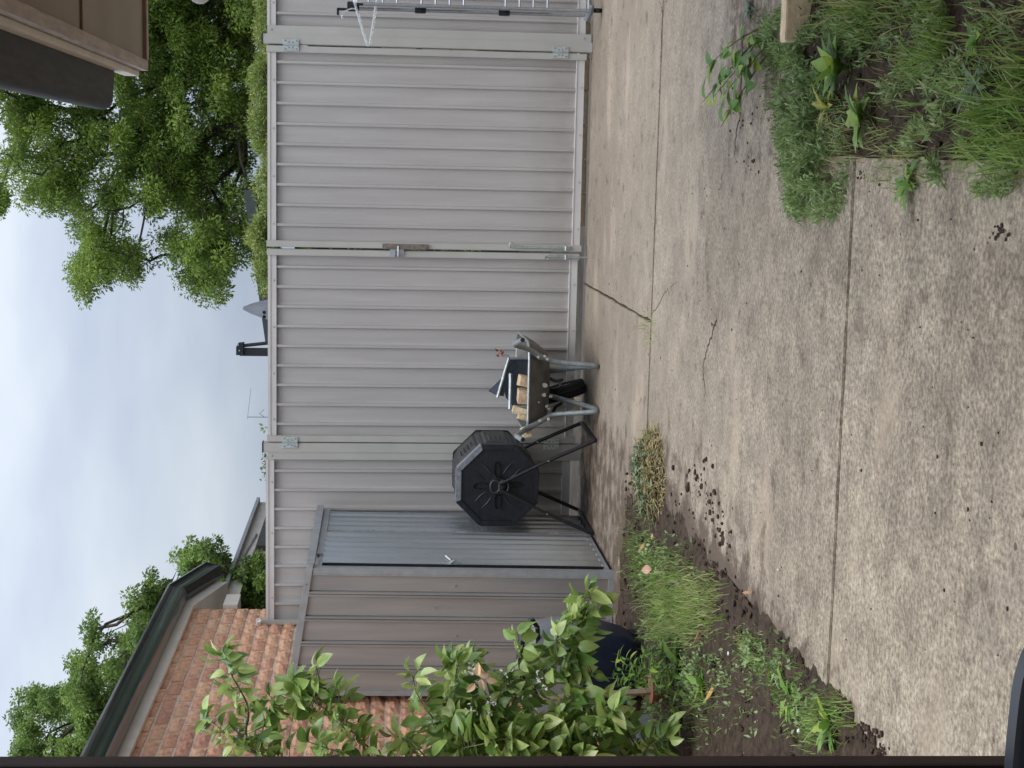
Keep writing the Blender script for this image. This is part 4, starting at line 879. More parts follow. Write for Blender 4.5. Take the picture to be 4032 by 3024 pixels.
for dx in (-.02, -.055): MB().tube([(ut[0]+dx, 12.5-.105, ut[2]-.175), (ut[0]+dx, 12.5-.13, ut[2]-.18)], .014, 10).build('eyelet', rubber, um)
ms = thing('black_post', 'black steel post with bracket head standing beyond the fence', 'post', gy(1050, 1385, 12.3)*np.array([1, 1, 0]))
a = gy(945, 1385, 12.3); b = gy(1050, 1385, 12.3)
MB().box((a[0]-.03, 12.27, -.13), (a[0]+.03, 12.33, a[2])).build('post', black_metal, ms)
MB().tube([gy(948, 1362, 12.28), gy(1060, 1350, 12.28)], .014, 8).build('stay', black_metal, ms)
h0 = gy(930, 1398, 12.25); h1 = gy(958, 1352, 12.25)
MB().prism([(h0[0], h1[2]), (h1[0], h1[2]), (h1[0]-.005, h0[2]-.012), (h1[0]-.03, h0[2]), (h0[0], h0[2])], 12.24, 12.36, 'y').build('bracket', black_pl, ms)
for X, Y in ((938, 1358), (943, 1380)): q = gy(X, Y, 12.24); MB().tube([(q[0], 12.24, q[2]), (q[0], 12.23, q[2])], .006, 8).build('bolt', galv, ms)
an = thing('tv_antenna', 'thin television antenna on a far roof above the gate', 'antenna', gy(1050, 1642, 30)*np.array([1, 1, 0]))
a = gy(975, 1642, 30); b = gy(988, 1530, 30)
MB().tube([(a[0], 30, -.13), a], .008, 6).build('mast', greybin, an); MB().tube([gy(974, 1650, 30), b], .005, 6).build('boom', greybin, an)
MB().tube([gy(1040, 1642, 30), gy(1022, 1628, 30), gy(1040, 1612, 30)], .007, 6).build('element', greybin, an)

# ------------------------------------------------------------------ trees
def grow(name, label, cat, root, clumps, leafmat, per, L, W, spread, r0, barkm=None, droop=.35, group=None, tint_base=None, lobes=True):
    t = thing(name, label, cat, root); n = len(clumps); C = np.asarray(clumps); root = np.array(root, float)
    order = np.argsort(np.linalg.norm(C-root, axis=1)); nodes = [root]; par = [-1]; plen = [0.0]
    trunk_top = root+(C.mean(0)-root)*np.array([.5, .5, .45]); nodes.append(trunk_top); par.append(0); plen.append(float(np.linalg.norm(trunk_top-root)))
    for i in order:
        A = np.array(nodes[1:]); d = np.linalg.norm(A-C[i], axis=1); cost = d+.30*np.array(plen[1:]); j = int(np.argmin(cost))+1
        nodes.append(C[i]); par.append(j); plen.append(plen[j]+float(d[j-1]))
    cnt = np.ones(len(nodes))
    for i in range(len(nodes)-1, 0, -1): cnt[par[i]] += cnt[i]
    m = MB()
    for i in range(1, len(nodes)):
        a = nodes[par[i]]; b = nodes[i]; ra = r0*(cnt[i]**.5)*1.08; rb = r0*(max(1, cnt[i]-1)**.5)*.9; mid = (a+b)/2+rng.normal(0, .07, 3)*np.linalg.norm(b-a)
        m.tube([a, mid, b], [ra, (ra+rb)/2, rb], 5, cap=False)
    m.build('trunk', barkm or bark_m, t, smooth=True, fix=False)
    N = n*per; cen = np.repeat(C, per, 0); off = rng.normal(0, 1, (N, 3)); off = unit(off)*(rng.random((N, 1))**.45)*spread*np.array([1, 1, .75])
    base = cen+off; outd = unit(off+rng.normal(0, .35, (N, 3))*spread+np.array([0, 0, -droop])*spread)
    nor = unit(rng.normal(0, .6, (N, 3))+np.array([0, -.15, 1.0]))
    Ls = L*(.65+.7*rng.random(N)); Ws = W*(.7+.6*rng.random(N))
    ct_ = rng.random(n) if tint_base is None else tint_base
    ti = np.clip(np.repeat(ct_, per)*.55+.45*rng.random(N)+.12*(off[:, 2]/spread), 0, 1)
    q = leaf_quads(base, outd, nor, Ls, Ws)
    me = fastmesh('crown', q-np.array(root), 4, ti); link('crown', me, leafmat, t); return t
def clump_px(poly, n, y0, th, boughs=0, sig=28):
    P = sample_poly(poly, n); ys = y0+(rng.random(n)-.5)*th
    if boughs:                                            # clumps gather on boughs, sky between them
        B = sample_poly(poly, boughs); by = y0+(rng.random(boughs)-.5)*th; k = rng.integers(0, boughs, n)
        P = B[k]+rng.normal(0, 1, (n, 2))*sig*np.array([.8, 1.15]); ys = by[k]+rng.normal(0, .22, n)
    return np.array([gy(a, b, y) for (a, b), y in zip(P, ys)])
z_ = 1/1.383
polyR = [(-500*z_, 880*z_), (0, 945*z_), (75*z_, 975*z_), (85*z_, 1060*z_), (130*z_, 1140*z_), (240*z_, 1155*z_), (290*z_, 1110*z_), (415*z_, 1250*z_), (440*z_, 1310*z_), (400*z_, 1420*z_), (410*z_, 1480*z_), (470*z_, 1520*z_), (600*z_, 1490*z_), (680*z_, 1495*z_), (735*z_, 1405*z_), (690*z_, 1330*z_), (770*z_, 1270*z_), (850*z_, 1370*z_), (950*z_, 1450*z_), (1000*z_, 1545*z_), (1080*z_, 1590*z_), (1150*z_, 1555*z_), (1205*z_, 1480*z_), (1225*z_, 1410*z_), (1300*z_, 1440*z_), (1345*z_, 1400*z_), (1370*z_, 1000*z_), (1400*z_, 300*z_), (1400*z_, -700), (-500*z_, -700)]
cl = clump_px(polyR, 1300, 17.0, 3.2, 300, 36)
den = [(620*z_, -600), (620*z_, 700*z_), (760*z_, 980*z_), (1000*z_, 1300*z_), (1330*z_, 1330*z_), (1390*z_, 300*z_), (1390*z_, -600)]
cl = np.concatenate([cl, clump_px(den, 760, 17.6, 3.4, 170, 42), clump_px([(0, 560*z_), (430*z_, 620*z_), (600*z_, 1150*z_), (300*z_, 1080*z_), (120*z_, 1050*z_)], 60, 16.6, 1.6)])
bright = np.concatenate([np.clip(rng.random(1300)*1.0, 0, 1), rng.random(760)*.7, .5+.4*rng.random(60)])
cl = np.concatenate([cl, clump_px([(700, 960), (730, 1110), (790, 1170), (850, 1150), (890, 1060), (860, 960)], 70, 16.7, 1.6, 16, 30), clump_px([(280, 950), (290, 1080), (360, 1110), (430, 1090), (500, 1100), (540, 1030), (500, 930)], 60, 16.6, 1.6, 14, 30), clump_px([(-30, 740), (20, 770), (30, 815), (-40, 850)], 12, 16.4, .4)])
bright = np.concatenate([bright, .35+.55*rng.random(142)])
near_m = (cl[:, 1] < 16.6); bright = np.clip(bright+near_m*.22, 0, 1)
grow('elm_tree', 'large leafy green tree beyond the hedge, behind the dark grey gutter', 'tree', (1.3, 17.4, -.13), cl, leaf_r, 140, .044, .020, .14, .0038, tint_base=bright)
cl2 = clump_px([(-20, 735), (40, 800), (10, 820), (-60, 830)], 6, 15.4, .4)
z4 = 1/1.476
polyL = [(1.476*0+75*z4, 1900+1600*z4), (100*z4, 1900+1420*z4), (135*z4, 1900+1340*z4), (185*z4, 1900+1230*z4), (290*z4, 1900+1215*z4), (365*z4, 1900+1060*z4), (400*z4, 1900+1020*z4), (470*z4, 1900+975*z4), (515*z4, 1900+830*z4), (600*z4, 1900+790*z4), (690*z4, 1900+785*z4), (770*z4, 1900+760*z4), (840*z4, 1900+680*z4), (865*z4, 1900+540*z4), (960*z4, 1900+545*z4), (1000*z4, 1900+600*z4), (900*z4, 1900+900*z4), (700*z4, 1900+1300*z4), (560*z4, 1900+1600*z4), (560*z4, 3300), (40*z4, 3300)]
def inset(poly, k): c = np.mean(poly, 0); return [tuple(np.array(p)+(c-np.array(p))*k) for p in poly]
cl = clump_px(polyL, 400, 17.5, 2.6, 95, 24)
grow('backyard_tree', 'leafy green tree rising behind the dark green gutter of the brick house', 'tree', (-5.6, 17.6, -.13), cl, leaf_l, 160, .047, .025, .125, .005)
polyL2 = [(1055*z4, 1900+450*z4), (1100*z4, 1900+430*z4), (1170*z4, 1900+385*z4), (1200*z4, 1900+430*z4), (1250*z4, 1900+400*z4), (1305*z4, 1900+350*z4), (1340*z4, 1900+420*z4), (1400*z4, 1900+490*z4), (1490*z4, 1900+440*z4), (1545*z4, 1900+500*z4), (1600*z4, 1900+760*z4), (1350*z4, 1900+760*z4), (1080*z4, 1900+560*z4)]
cl = clump_px(polyL2, 210, 12.6, .9, 60, 20)
grow('leafy_shrub', 'smaller leafy tree between the brick house corner and the neighbouring eave', 'tree', (-3.3, 12.7, -.13), cl, leaf_l, 120, .034, .018, .075, .005)

# hedge along the far side of the fence
hp = []
for _ in range(520):
    Y = random.uniform(-500, 1150); top = 1006+16*math.sin(Y*.011)+14*math.sin(Y*.031+1)+(40 if Y > 1090 else 0)
    y = random.uniform(13.0, 13.6); X = top+abs(rng.normal(0, 1))*50+random.uniform(0, 10); hp.append(gy(X, Y, y))
for _ in range(160): Y = random.uniform(-300, 1250); hp.append(gy(random.uniform(1080, 1900), Y, random.uniform(13.2, 13.6)))
grow('clipped_hedge', 'yellow green hedge with soft tips rising just above the gate top', 'hedge', (.4, 13.4, -.13), np.array(hp), leaf_h, 52, .031, .0165, .078, .0022, droop=-.3)
cr_ = [gy(1035+random.uniform(-8, 40), Y, 10.5+random.uniform(0, .1)) for Y in (1672, 1682, 1700, 1812, 1822, 1835, 1858, 1872, 1880)]
grow('creeper', 'few small creeper leaves peeping over the fence near the gate post', 'creeper', (-1.95, 10.5, -.13), np.array(cr_), leaf_h, 6, .03, .02, .035, .002, droop=-.2)
# ------------------------------------------------------------------ lemon tree
def leaf_mesh(L, W, fold, curl, nseg=6, lob=0.0, seed=0):
    r = random.Random(seed); m = MB(); rows = []
    for i in range(nseg+1):
        t = i/nseg; w_ = W*.5*(math.sin(math.pi*min(1, t**.85))**.8)*(1+lob*math.sin(t*math.pi*6+seed)) if 0 < t < 1 else 0.0004
        zc = -curl*L*t*t; rows.append(((-w_, L*t, zc+w_*fold+r.uniform(-.01, .01)*W), (0, L*t, zc), (w_, L*t, zc+w_*fold+r.uniform(-.01, .01)*W)))
    vs = [p for row in rows for p in row]; fs = []
    for i in range(nseg):
        a = i*3; fs += [(a, a+1, a+4, a+3), (a+1, a+2, a+5, a+4)]
    m.add(vs, fs); return m
def basis(d, n):
    d = Vector(d).normalized(); n = Vector(n); x = d.cross(n)
    if x.length < 1e-4: x = d.cross(Vector((1, .2, 0)))
    x.normalize(); z = x.cross(d); Mx = Matrix.Identity(4)
    for i in range(3): Mx[i][0] = x[i]; Mx[i][1] = d[i]; Mx[i][2] = z[i]
    return Mx
lemon = thing('lemon_tree', 'young lemon tree with large glossy pale green leaves, in front of the brick wall', 'tree', (-2.62, 6.55, 0))
LZ = Vector(lemon.location)
lm = [leaf_mesh(.090, .056, .35, .18, seed=1).mesh('leaf'), leaf_mesh(.080, .052, .55, .35, seed=2).mesh('leaf'), leaf_mesh(.098, .048, .7, .10, seed=3).mesh('leaf'), leaf_mesh(.068, .046, .3, .6, seed=4).mesh('leaf')]
for me in lm: me.materials.append(lemon_leaf); me.polygons.foreach_set('use_smooth', [True]*len(me.polygons))
ym = leaf_mesh(.08, .045, .4, .3, seed=5).mesh('leaf'); ym.materials.append(yellow_leaf)
# stems: pixel paths with depth; (path, leaves along outer part, leaf scale)
ST = [([(2700, 3060), (2300, 3020), (1700, 3010), (1250, 3000), (1010, 2985), (960, 2900), (985, 2800), (955, 2730), (905, 2650), (885, 2570)], 6.5, 40, 1.0, 4),
      ([(1250, 3000), (1060, 2990), (930, 2940), (860, 2860), (800, 2815)], 6.4, 26, .85, 2), ([(1010, 2985), (1030, 2880), (1060, 2800), (1080, 2740)], 6.45, 24, .8, 1),
      ([(1700, 3010), (1560, 3000), (1470, 2965), (1370, 2860), (1260, 2775), (1200, 2740), (1165, 2690)], 6.4, 44, 1.05, 1), ([(1260, 2775), (1265, 2700), (1245, 2625)], 6.4, 10, .9, 0), ([(1370, 2860), (1350, 2780), (1330, 2720)], 6.4, 9, .9, 0), ([(1560, 3000), (1450, 2990), (1330, 2960), (1210, 2920)], 6.3, 30, 1.0, 1),
      ([(2000, 3010), (1830, 2960), (1720, 2850), (1640, 2740), (1625, 2660)], 6.4, 22, .9, 0), ([(1720, 2850), (1790, 2790), (1800, 2690), (1790, 2610)], 6.5, 40, 1.0, 0), ([(1790, 2790), (1850, 2700), (1870, 2590)], 6.6, 30, .85, 0),
      ([(2150, 3020), (2010, 2930), (2005, 2800), (2040, 2720), (2060, 2640), (2045, 2540), (2035, 2490)], 6.5, 26, .95, 0), ([(2010, 2930), (1960, 2800), (1990, 2700), (2000, 2640)], 6.5, 22, .8, 0),
      ([(2400, 3030), (2270, 2900), (2245, 2760), (2240, 2640), (2235, 2560), (2300, 2440), (2330, 2380), (2318, 2330)], 6.6, 26, 1.1, 0), ([(2235, 2560), (2160, 2640), (2110, 2700), (2080, 2740)], 6.6, 22, 1.0, 0), ([(2245, 2760), (2300, 2690), (2330, 2640)], 6.5, 16, 1.15, 0),
      ([(2240, 2640), (2180, 2540), (2210, 2470), (2270, 2450)], 6.6, 20, 1.05, 0), ([(2300, 3020), (2130, 2960), (2020, 2900), (1900, 2930), (1800, 2950)], 6.3, 44, 1.1, 0), ([(2300, 3020), (2330, 2930), (2360, 2860), (2420, 2800)], 6.3, 30, 1.05, 0), ([(2300, 3020), (2260, 2960), (2240, 2880), (2200, 2820)], 6.3, 24, 1.0, 0), ([(2600, 3030), (2520, 2980), (2560, 2930), (2640, 2900)], 6.3, 26, .9, 0),
      ([(1700, 3010), (1640, 2940), (1600, 2900), (1570, 2940)], 6.35, 18, .9, 0), ([(2000, 3010), (1900, 2890), (1880, 2810), (1930, 2750)], 6.5, 22, .8, 0)]
for _i in range(24):
    X0, Y0 = random.uniform(1750, 2480), random.uniform(2930, 3020)
    ST.append(([(X0+60, Y0+30), (X0, Y0-40), (X0-random.uniform(20, 90), Y0-random.uniform(90, 190))], random.uniform(6.3, 6.6), 14, 1.05, 0))
placed = []; br = MB()
for path, y0, nl, sc, _ in ST:
    pts = [gy(X, Y, y0+.10*math.sin(i*1.7+X*.01)) for i, (X, Y) in enumerate(path)]
    sp3 = smoothpath(pts, 2); n = len(sp3); L0 = .011 if len(path) > 7 else .006
    br.tube(sp3, [max(.0022, L0*(1-.85*i/(n-1))) for i in range(n)], 6, cap=False)
    arr = np.array(sp3); start = max(1, int(n*(.42 if len(path) > 5 else .15)))
    for k in range(int(nl*2.3)):
        f_ = random.uniform(start, n-1.001); i = int(f_); p_ = arr[i]+(arr[i+1]-arr[i])*(f_-i); ax = unit(arr[i+1]-arr[i])
        sd_ = rng.normal(0, 1, 3); sd_ -= ax*(sd_@ax); sd_ = unit(sd_); tip_ = f_/(n-1)
        d_ = sd_*1.0+ax*random.uniform(.1, .9)*(1.2 if tip_ > .9 else .6)+np.array([0, -.15, random.uniform(-.45, .15)])
        off_ = sd_*random.uniform(.0, .055)*(1 if tip_ < .95 else .3)
        if np.linalg.norm(off_) > .02: br.tube([p_, p_+off_], [.0018, .0012], 4, cap=False)
        placed.append((p_+off_, d_, sc*random.uniform(.55, 1.22), 2035 <= path[-1][0] <= 2036))
br.tube([(-2.62, 6.55, -.02), (-2.66, 6.5, .35), (-2.70, 6.45, .8), (-2.72, 6.42, 1.35), (-2.70, 6.42, 1.7)], [.026, .022, .018, .013, .008], 8)
for X, Y in ((2700, 3060), (2300, 3020), (2400, 3030), (2000, 3010), (1700, 3010), (1250, 3000), (2150, 3020), (2600, 3030)):
    q = gy(X, Y, 6.42); zz = max(.1, q[2]-.15); br.tube([(-2.70, 6.45, zz), q], [.008, .006], 6, cap=False)
br.build('branches', twig_m, lemon, smooth=True, fix=False)
placed.sort(key=lambda t: -t[2]); jm = MB()
for i, (p_, d_, s_, yel) in enumerate(placed):
    nrm = Vector((random.gauss(0, .55), -.35+random.gauss(0, .4), 1.0)); Mx = basis(d_, nrm)
    me = ym if (yel and random.random() < .55) else random.choice(lm)
    if i < 300:
        o = bpy.data.objects.new('leaf', me); COL.objects.link(o); o.parent = lemon
        o.matrix_local = Matrix.Translation(V(p_)-LZ) @ Mx @ Matrix.Scale(s_, 4)
    else:
        T = Matrix.Translation(V(p_)) @ Mx @ Matrix.Scale(s_, 4); jm.add([T @ q.co for q in me.vertices], [tuple(pq.vertices) for pq in me.polygons], random.random())
stuff(jm.build('foliage', lemon_leaf2, lemon, smooth=True, fix=False))
fl = MB()
for (X, Y, n_) in [(1855, 2630, 10), (1880, 2700, 5), (1925, 2775, 6), (1850, 2790, 8), (2120, 2660, 5), (1990, 2640, 4), (1330, 2825, 4), (2130, 2700, 3)]:
    for _ in range(n_):
        c = gy(X+rng.normal(0, 14), Y+rng.normal(0, 14), 6.36)
        for k in range(4):
            a = rng.normal(0, 1, 3); a = unit(a)*.012; b = unit(rng.normal(0, 1, 3))*.005; fl.add([c, c+a+b, c+a*1.4, c+a-b], [(0, 1, 2, 3)])
fl.build('blossom', petal, lemon, fix=False)
fl = MB()
for _ in range(9):
    c = gy(930+rng.normal(0, 14), 2890+rng.normal(0, 14), 6.33); a = unit(rng.normal(0, 1, 3))*.014; b = unit(rng.normal(0, 1, 3))*.005; fl.add([c, c+a+b, c+a*1.5, c+a-b], [(0, 1, 2, 3)])
fl.build('flower_bud', petal_p, lemon, fix=False)
dl = thing('dead_leaf_cluster', 'cluster of pale tan dead leaves caught in the lemon tree', 'leaf', gy(1890, 2670, 6.3))
m = MB()
for (X, Y, a) in [(1880, 2660, 0), (1905, 2650, .7), (1925, 2655, 1.6), (1870, 2690, 2.4), (1895, 2675, 3.3), (1915, 2672, 4.4)]:
    c = gy(X, Y, 6.32+random.uniform(-.03, .03)); T = Matrix.Translation(V(c)) @ basis((math.cos(a), -.3, math.sin(a)), (random.gauss(0, .5), -1, .4)) @ Matrix.Scale(.6, 4)
    lf = leaf_mesh(.085, .05, .7, .4, seed=int(a*10)); m.add([T @ Vector(q) for q in lf.v], lf.f)
m.build('blade', dead_pale, dl, smooth=True, fix=False)

# ------------------------------------------------------------------ weeds
def rosette(loc, n, L, W, label, mt, lob=.25, up=(.25, .9), name='broadleaf_weed', cat='weed', curl=.35, group='weeds in the beds', lean=(0, 0, 0), scatter=0):
    t = thing(name, label, cat, loc, group); base = leaf_mesh(L*.78, W*.72, .3, curl, nseg=12, lob=min(lob, .22), seed=int(abs(loc[0]*1000)) % 97).mesh('leaf'); base.materials.append(mt)
    base.polygons.foreach_set('use_smooth', [True]*len(base.polygons))
    n = int(n*1.7)
    for k in range(n):
        a = 2*math.pi*k/n+random.uniform(-.4, .4); el = random.uniform(*up); d = Vector((math.cos(a)*math.cos(el), math.sin(a)*math.cos(el), math.sin(el)))+Vector(lean)
        o = bpy.data.objects.new('leaf', base); COL.objects.link(o); o.parent = t; s_ = random.uniform(.6, 1.1)
        o.matrix_local = Matrix.Translation((random.gauss(0, scatter), random.gauss(0, scatter), random.uniform(0, .01)+scatter*.3)) @ basis(d, Vector((0, 0, 1))) @ Matrix.Scale(s_, 4)
    return t
def G(X, Y, z=0): return gz(X, Y, z)
rosette(G(3330, 265), 12, .16, .075, 'lush broadleaf weed with wide leaves next to the timber plank', broad_m, .12, (.5, 1.25))
rosette(G(3400, 465), 9, .13, .055, 'dark green jagged weed in the middle of the right-hand bed', broad_m, .4, (.3, 1.0))
rosette(G(3270, 420), 7, .11, .030, 'yellow green strappy weed at the edge of the ground cover', yellow_leaf, .45, (.4, 1.1))
rosette(G(3590, 720), 7, .10, .035, 'small yellow green weed by the slab corner', broad_m, .3, (.2, .7))
rosette(G(3860, 150), 10, .07, .03, 'low broadleaf weed on bare soil far from the slab', broad_m, .3, (.2, .7))
rosette(G(3860, 330), 9, .10, .022, 'silvery grey green thistle-like weed in the right-hand bed', sage_m, .5, (.2, .9))
rosette(G(2960, 30), 8, .10, .025, 'silvery weed hanging over the slab edge at the far end of the bed', sage_m, .5, (.2, .8))
rosette(G(3125, 2750), 8, .15, .05, 'dandelion-like weed on the bare soil near the slab edge', broad_m, .45, (.25, .7))
rosette(G(3290, 2850), 12, .13, .045, 'dense leafy weed clump by the slab near the dark door frame', broad_m, .35, (.3, 1.1))
rosette(G(2680, 2600), 7, .15, .07, 'large crinkled leaf weed below the lemon tree', broad_m, .15, (.3, .9))
rosette(G(2640, 2400), 8, .11, .04, 'leafy weed between the long grass and the tub cart', broad_m, .3, (.4, 1.2))
rosette(G(2780, 2690), 9, .12, .05, 'bright weed clump round the terracotta pot', broad_m, .25, (.3, 1.2))
rosette(G(2700, 2820), 8, .11, .045, 'leafy weed under the lowest lemon leaves', broad_m, .25, (.4, 1.2))
def upright(loc, n, h, L, W, label, mt, lean=(0, 0)):
    t = thing('leafy_stem_weed', label, 'weed', loc, 'weeds in the beds'); base = leaf_mesh(L, W, .3, .35, seed=11).mesh('leaf'); base.materials.append(mt); m = MB()
    for k in range(n):
        p0 = np.array([random.gauss(0, .03), random.gauss(0, .03), 0]); p1 = p0+np.array([lean[0]+random.gauss(0, .06), lean[1]+random.gauss(0, .06), h*random.uniform(.7, 1.1)])
        pm = (p0+p1)/2+rng.normal(0, .01, 3); pts = smoothpath([p0, pm, p1], 1); m.tube([q+np.array(loc) for q in pts], [.0035, .003, .003, .002, .0015, .001][:len(pts)], 5, cap=False)
        for j in range(12):
            u_ = random.uniform(.2, 1); q = p0+(p1-p0)*u_; a = j*2.4
            o = bpy.data.objects.new('leaf', base); COL.objects.link(o); o.parent = t
            o.matrix_local = Matrix.Translation(V(q)) @ basis((math.cos(a), math.sin(a), random.uniform(-.2, .6)), (0, 0, 1)) @ Matrix.Scale(random.uniform(.6, 1.1), 4)
    m.build('stems', twig_m, t, smooth=True, fix=False)
upright(G(2590, 2655), 7, .24, .075, .017, 'narrow-leaved weed growing against the navy tub', broad_m)
upright(G(2640, 2560), 4, .16, .06, .020, 'short narrow-leaved weed at the foot of the navy tub', broad_m)
upright(G(2700, 2680), 5, .22, .075, .02, 'narrow-leaved weed beside the garden stake', broad_m)
upright(G(3020, 90), 3, .22, .085, .045, 'long leafy weed stems sprawling over the concrete', broad_m, lean=(-.22, .12))
upright(G(3050, 180), 2, .18, .08, .045, 'toothed weed stems drooping over the slab at the bed corner', broad_m, lean=(-.24, .02))

# grass and ground cover (uncountable)
def blades(spots, name, mt, parent=None, wind=.3):
    """spots: (X,Y,rx,ry,n,h,w,tint0,tint1)"""
    allq = []; allt = []
    for (X, Y, rx, ry, n, h, wd, t0, t1) in spots:
        P = rng.normal(0, 1, (n, 2)); P = P/np.maximum(1, np.linalg.norm(P, axis=1, keepdims=True)/2.3)
        n = int(n*(.5 if X < 3400 or Y > 700 else .3)); t1 = min(1, t1+(.05 if Y < 800 else 0)); P = P[:n]; h = h*.62; base = np.array([gz(X+a*rx*.8, Y+b*ry*.8) for a, b in P]); base[:, 2] = np.where(base[:, 0] > 0, -.02, .004)
        if Y < 800:
            kp = np.array([mnoise.noise(Vector((q[0]*11, q[1]*11, 6)))+.6*mnoise.noise(Vector((q[0]*31, q[1]*31, 2))) > -.05 for q in base]); base = base[kp]; n = len(base)
        az = rng.random(n)*2*np.pi; le = rng.random(n)**1.0*1.0+.1; hh = h*(.5+.8*rng.random(n)); ti = t0+(t1-t0)*rng.random(n)
        hd = np.stack([np.cos(az), np.sin(az), np.zeros(n)], 1); sd = np.stack([-np.sin(az), np.cos(az), np.zeros(n)], 1)*wd*(.6+.8*rng.random((n, 1)))
        pts = [base+hd*(hh*le*u**1.6*.9)[:, None]+np.array([0, 0, 1])*(hh*(u-.35*le*u*u))[:, None] for u in (0, .4, .75, 1.0)]
        ws = (1, .85, .5, .04)
        for i in range(3):
            allq.append(np.stack([pts[i]-sd*ws[i], pts[i]+sd*ws[i], pts[i+1]+sd*ws[i+1], pts[i+1]-sd*ws[i+1]], 1)); allt.append(ti)
    me = fastmesh(name, np.concatenate(allq), 4, np.concatenate(allt)); return stuff(tag(link(name, me, mt), 'x', 'x'))
g1 = blades([(2520, 2130, 45, 80, 700, .07, .0016, .1, .5), (2540, 2230, 50, 70, 900, .09, .0016, .1, .5), (2640, 2250, 70, 80, 900, .09, .0016, .2, .7), (2680, 2340, 80, 80, 1300, .13, .0018, .35, .8), (2720, 2440, 80, 60, 1200, .15, .002, .4, .8), (2790, 2330, 50, 50, 500, .11, .0018, .4, .95), (2640, 2480, 60, 60, 600, .12, .002, .3, .7), (2600, 2330, 50, 80, 700, .09, .0017, .15, .6), (2950, 2530, 40, 40, 300, .06, .0016, .3, .85), (3010, 2620, 50, 60, 400, .06, .0016, .2, .6), (3110, 2720, 60, 70, 400, .06, .0018, .15, .5), (3250, 2840, 70, 70, 700, .09, .002, .2, .7), (2870, 2700, 120, 120, 260, .05, .0015, .2, .7), (2760, 2760, 80, 100, 500, .09, .0018, .2, .6), (2560, 1290, 20, 45, 130, .07, .0015, .4, .95), (2270, 1250, 8, 50, 160, .05, .0015, .1, .4)], 'grass', grass_m)
g1['label'] = 'bright green grass tufts along the bed beside the shed slab'; g1['category'] = 'grass'
g2_ = blades([(3350, 60, 60, 60, 500, .16, .0022, .3, .85), (3450, 60, 70, 80, 900, .14, .002, .2, .7), (3660, 180, 70, 130, 1100, .15, .002, .2, .6), (3700, 60, 60, 60, 500, .13, .002, .2, .6), (3530, 560, 90, 70, 800, .10, .0016, .4, 1), (3300, 540, 80, 80, 700, .12, .0016, .6, 1), (3250, 620, 60, 60, 400, .10, .0015, .6, 1), (3560, 690, 70, 40, 500, .09, .0018, .25, .7), (3640, 400, 130, 130, 900, .08, .0014, .3, .9), (3950, 420, 110, 130, 1900, .17, .0022, .1, .6), (3980, 600, 80, 80, 1300, .15, .002, .15, .7), (3860, 620, 70, 60, 700, .10, .0018, .2, .7), (4020, 250, 90, 130, 900, .14, .002, .2, .8), (3560, 260, 110, 90, 600, .09, .0016, .3, .9), (3800, 250, 110, 100, 500, .08, .0016, .3, 1), (3980, 80, 100, 100, 600, .10, .0018, .3, .9), (3480, 640, 60, 40, 300, .08, .0015, .5, 1)]+[(X_, Y_, 130, 150, 900, .11, .0019, .2, .9) for X_, Y_ in ((3300, -120), (3420, -380), (3600, -200), (3750, -480), (3900, -150), (3550, -650), (3300, -600))], 'grass', grass_m)
g2_['label'] = 'tangled green and straw coloured grass in the bed under the eave'; g2_['category'] = 'grass'
def matcover(spots, name, mt, L, W):
    Q = []; T = []
    for (X, Y, rx, ry, n, h, t0, t1) in spots:
        n = int(n*(.55 if Y > 1500 and not (2600 < X < 2800) else 1)); P = rng.normal(0, 1, (n, 2)); P = P/np.maximum(1, np.linalg.norm(P, axis=1, keepdims=True)/2.6)
        kp = []
        for a, b in P:
            q = gz(X+a*rx*.6, Y+b*ry*.6); kp.append(mnoise.noise(Vector((q[0]*9, q[1]*9, 3)))+.5*mnoise.noise(Vector((q[0]*25, q[1]*25, 8))) > (-.12 if X < 3420 else .12))
        P = P[np.array(kp)]; n = len(P)
        r2 = (P**2).sum(1); zz = h*np.exp(-r2*.35)*(.25+.75*rng.random(n)**.6)
        base = np.array([gz(X+a*rx*.6, Y+b*ry*.6) for a, b in P]); base[:, 2] = zz+(np.where(base[:, 0] > .06, -.015, .004))
        d = unit(rng.normal(0, 1, (n, 3))+np.array([0, 0, .8])); nn = unit(rng.normal(0, .7, (n, 3))+np.array([0, 0, 1]))
        Q.append(leaf_quads(base, d, nn, L*(.6+.8*rng.random(n)), W*(.7+.6*rng.random(n)))); T.append(np.clip(t0+(t1-t0)*rng.random(n)+.2*(zz/h-.5), 0, 1))
    me = fastmesh(name, np.concatenate(Q), 4, np.concatenate(T)); return stuff(tag(link(name, me, mt), 'x', 'x'))
g3 = matcover([(3080, 140, 80, 130, 2600, .05, .15, .8), (3180, 230, 90, 120, 2200, .06, .1, .7), (3150, 400, 90, 110, 2600, .07, .1, .8), (3200, 520, 100, 100, 2600, .09, .1, .8), (3220, 640, 90, 100, 2800, .10, .15, .9), (3230, 740, 80, 80, 2000, .08, .2, .9), (3120, 560, 50, 70, 900, .05, .2, .9), (3260, 820, 50, 40, 400, .05, .2, .9), (3170, 800, 40, 60, 500, .06, .2, .9), (3340, 120, 90, 110, 1200, .06, .1, .7), (3480, 330, 100, 140, 900, .03, .3, 1), (3650, 560, 120, 100, 1100, .04, .3, 1), (3750, 640, 100, 60, 900, .05, .2, .8), (3700, 330, 140, 130, 1100, .03, .3, 1), (3900, 250, 130, 180, 1300, .04, .3, 1), (3950, 700, 80, 50, 700, .05, .2, .8), (3600, 100, 120, 120, 900, .04, .3, 1)]+[(X_, Y_, 140, 160, 1100, .04, .2, .9) for X_, Y_ in ((3250, -250), (3500, -300), (3700, -120), (3850, -400), (3350, -550))], 'ground_cover', mat_weed, .027, .0068)
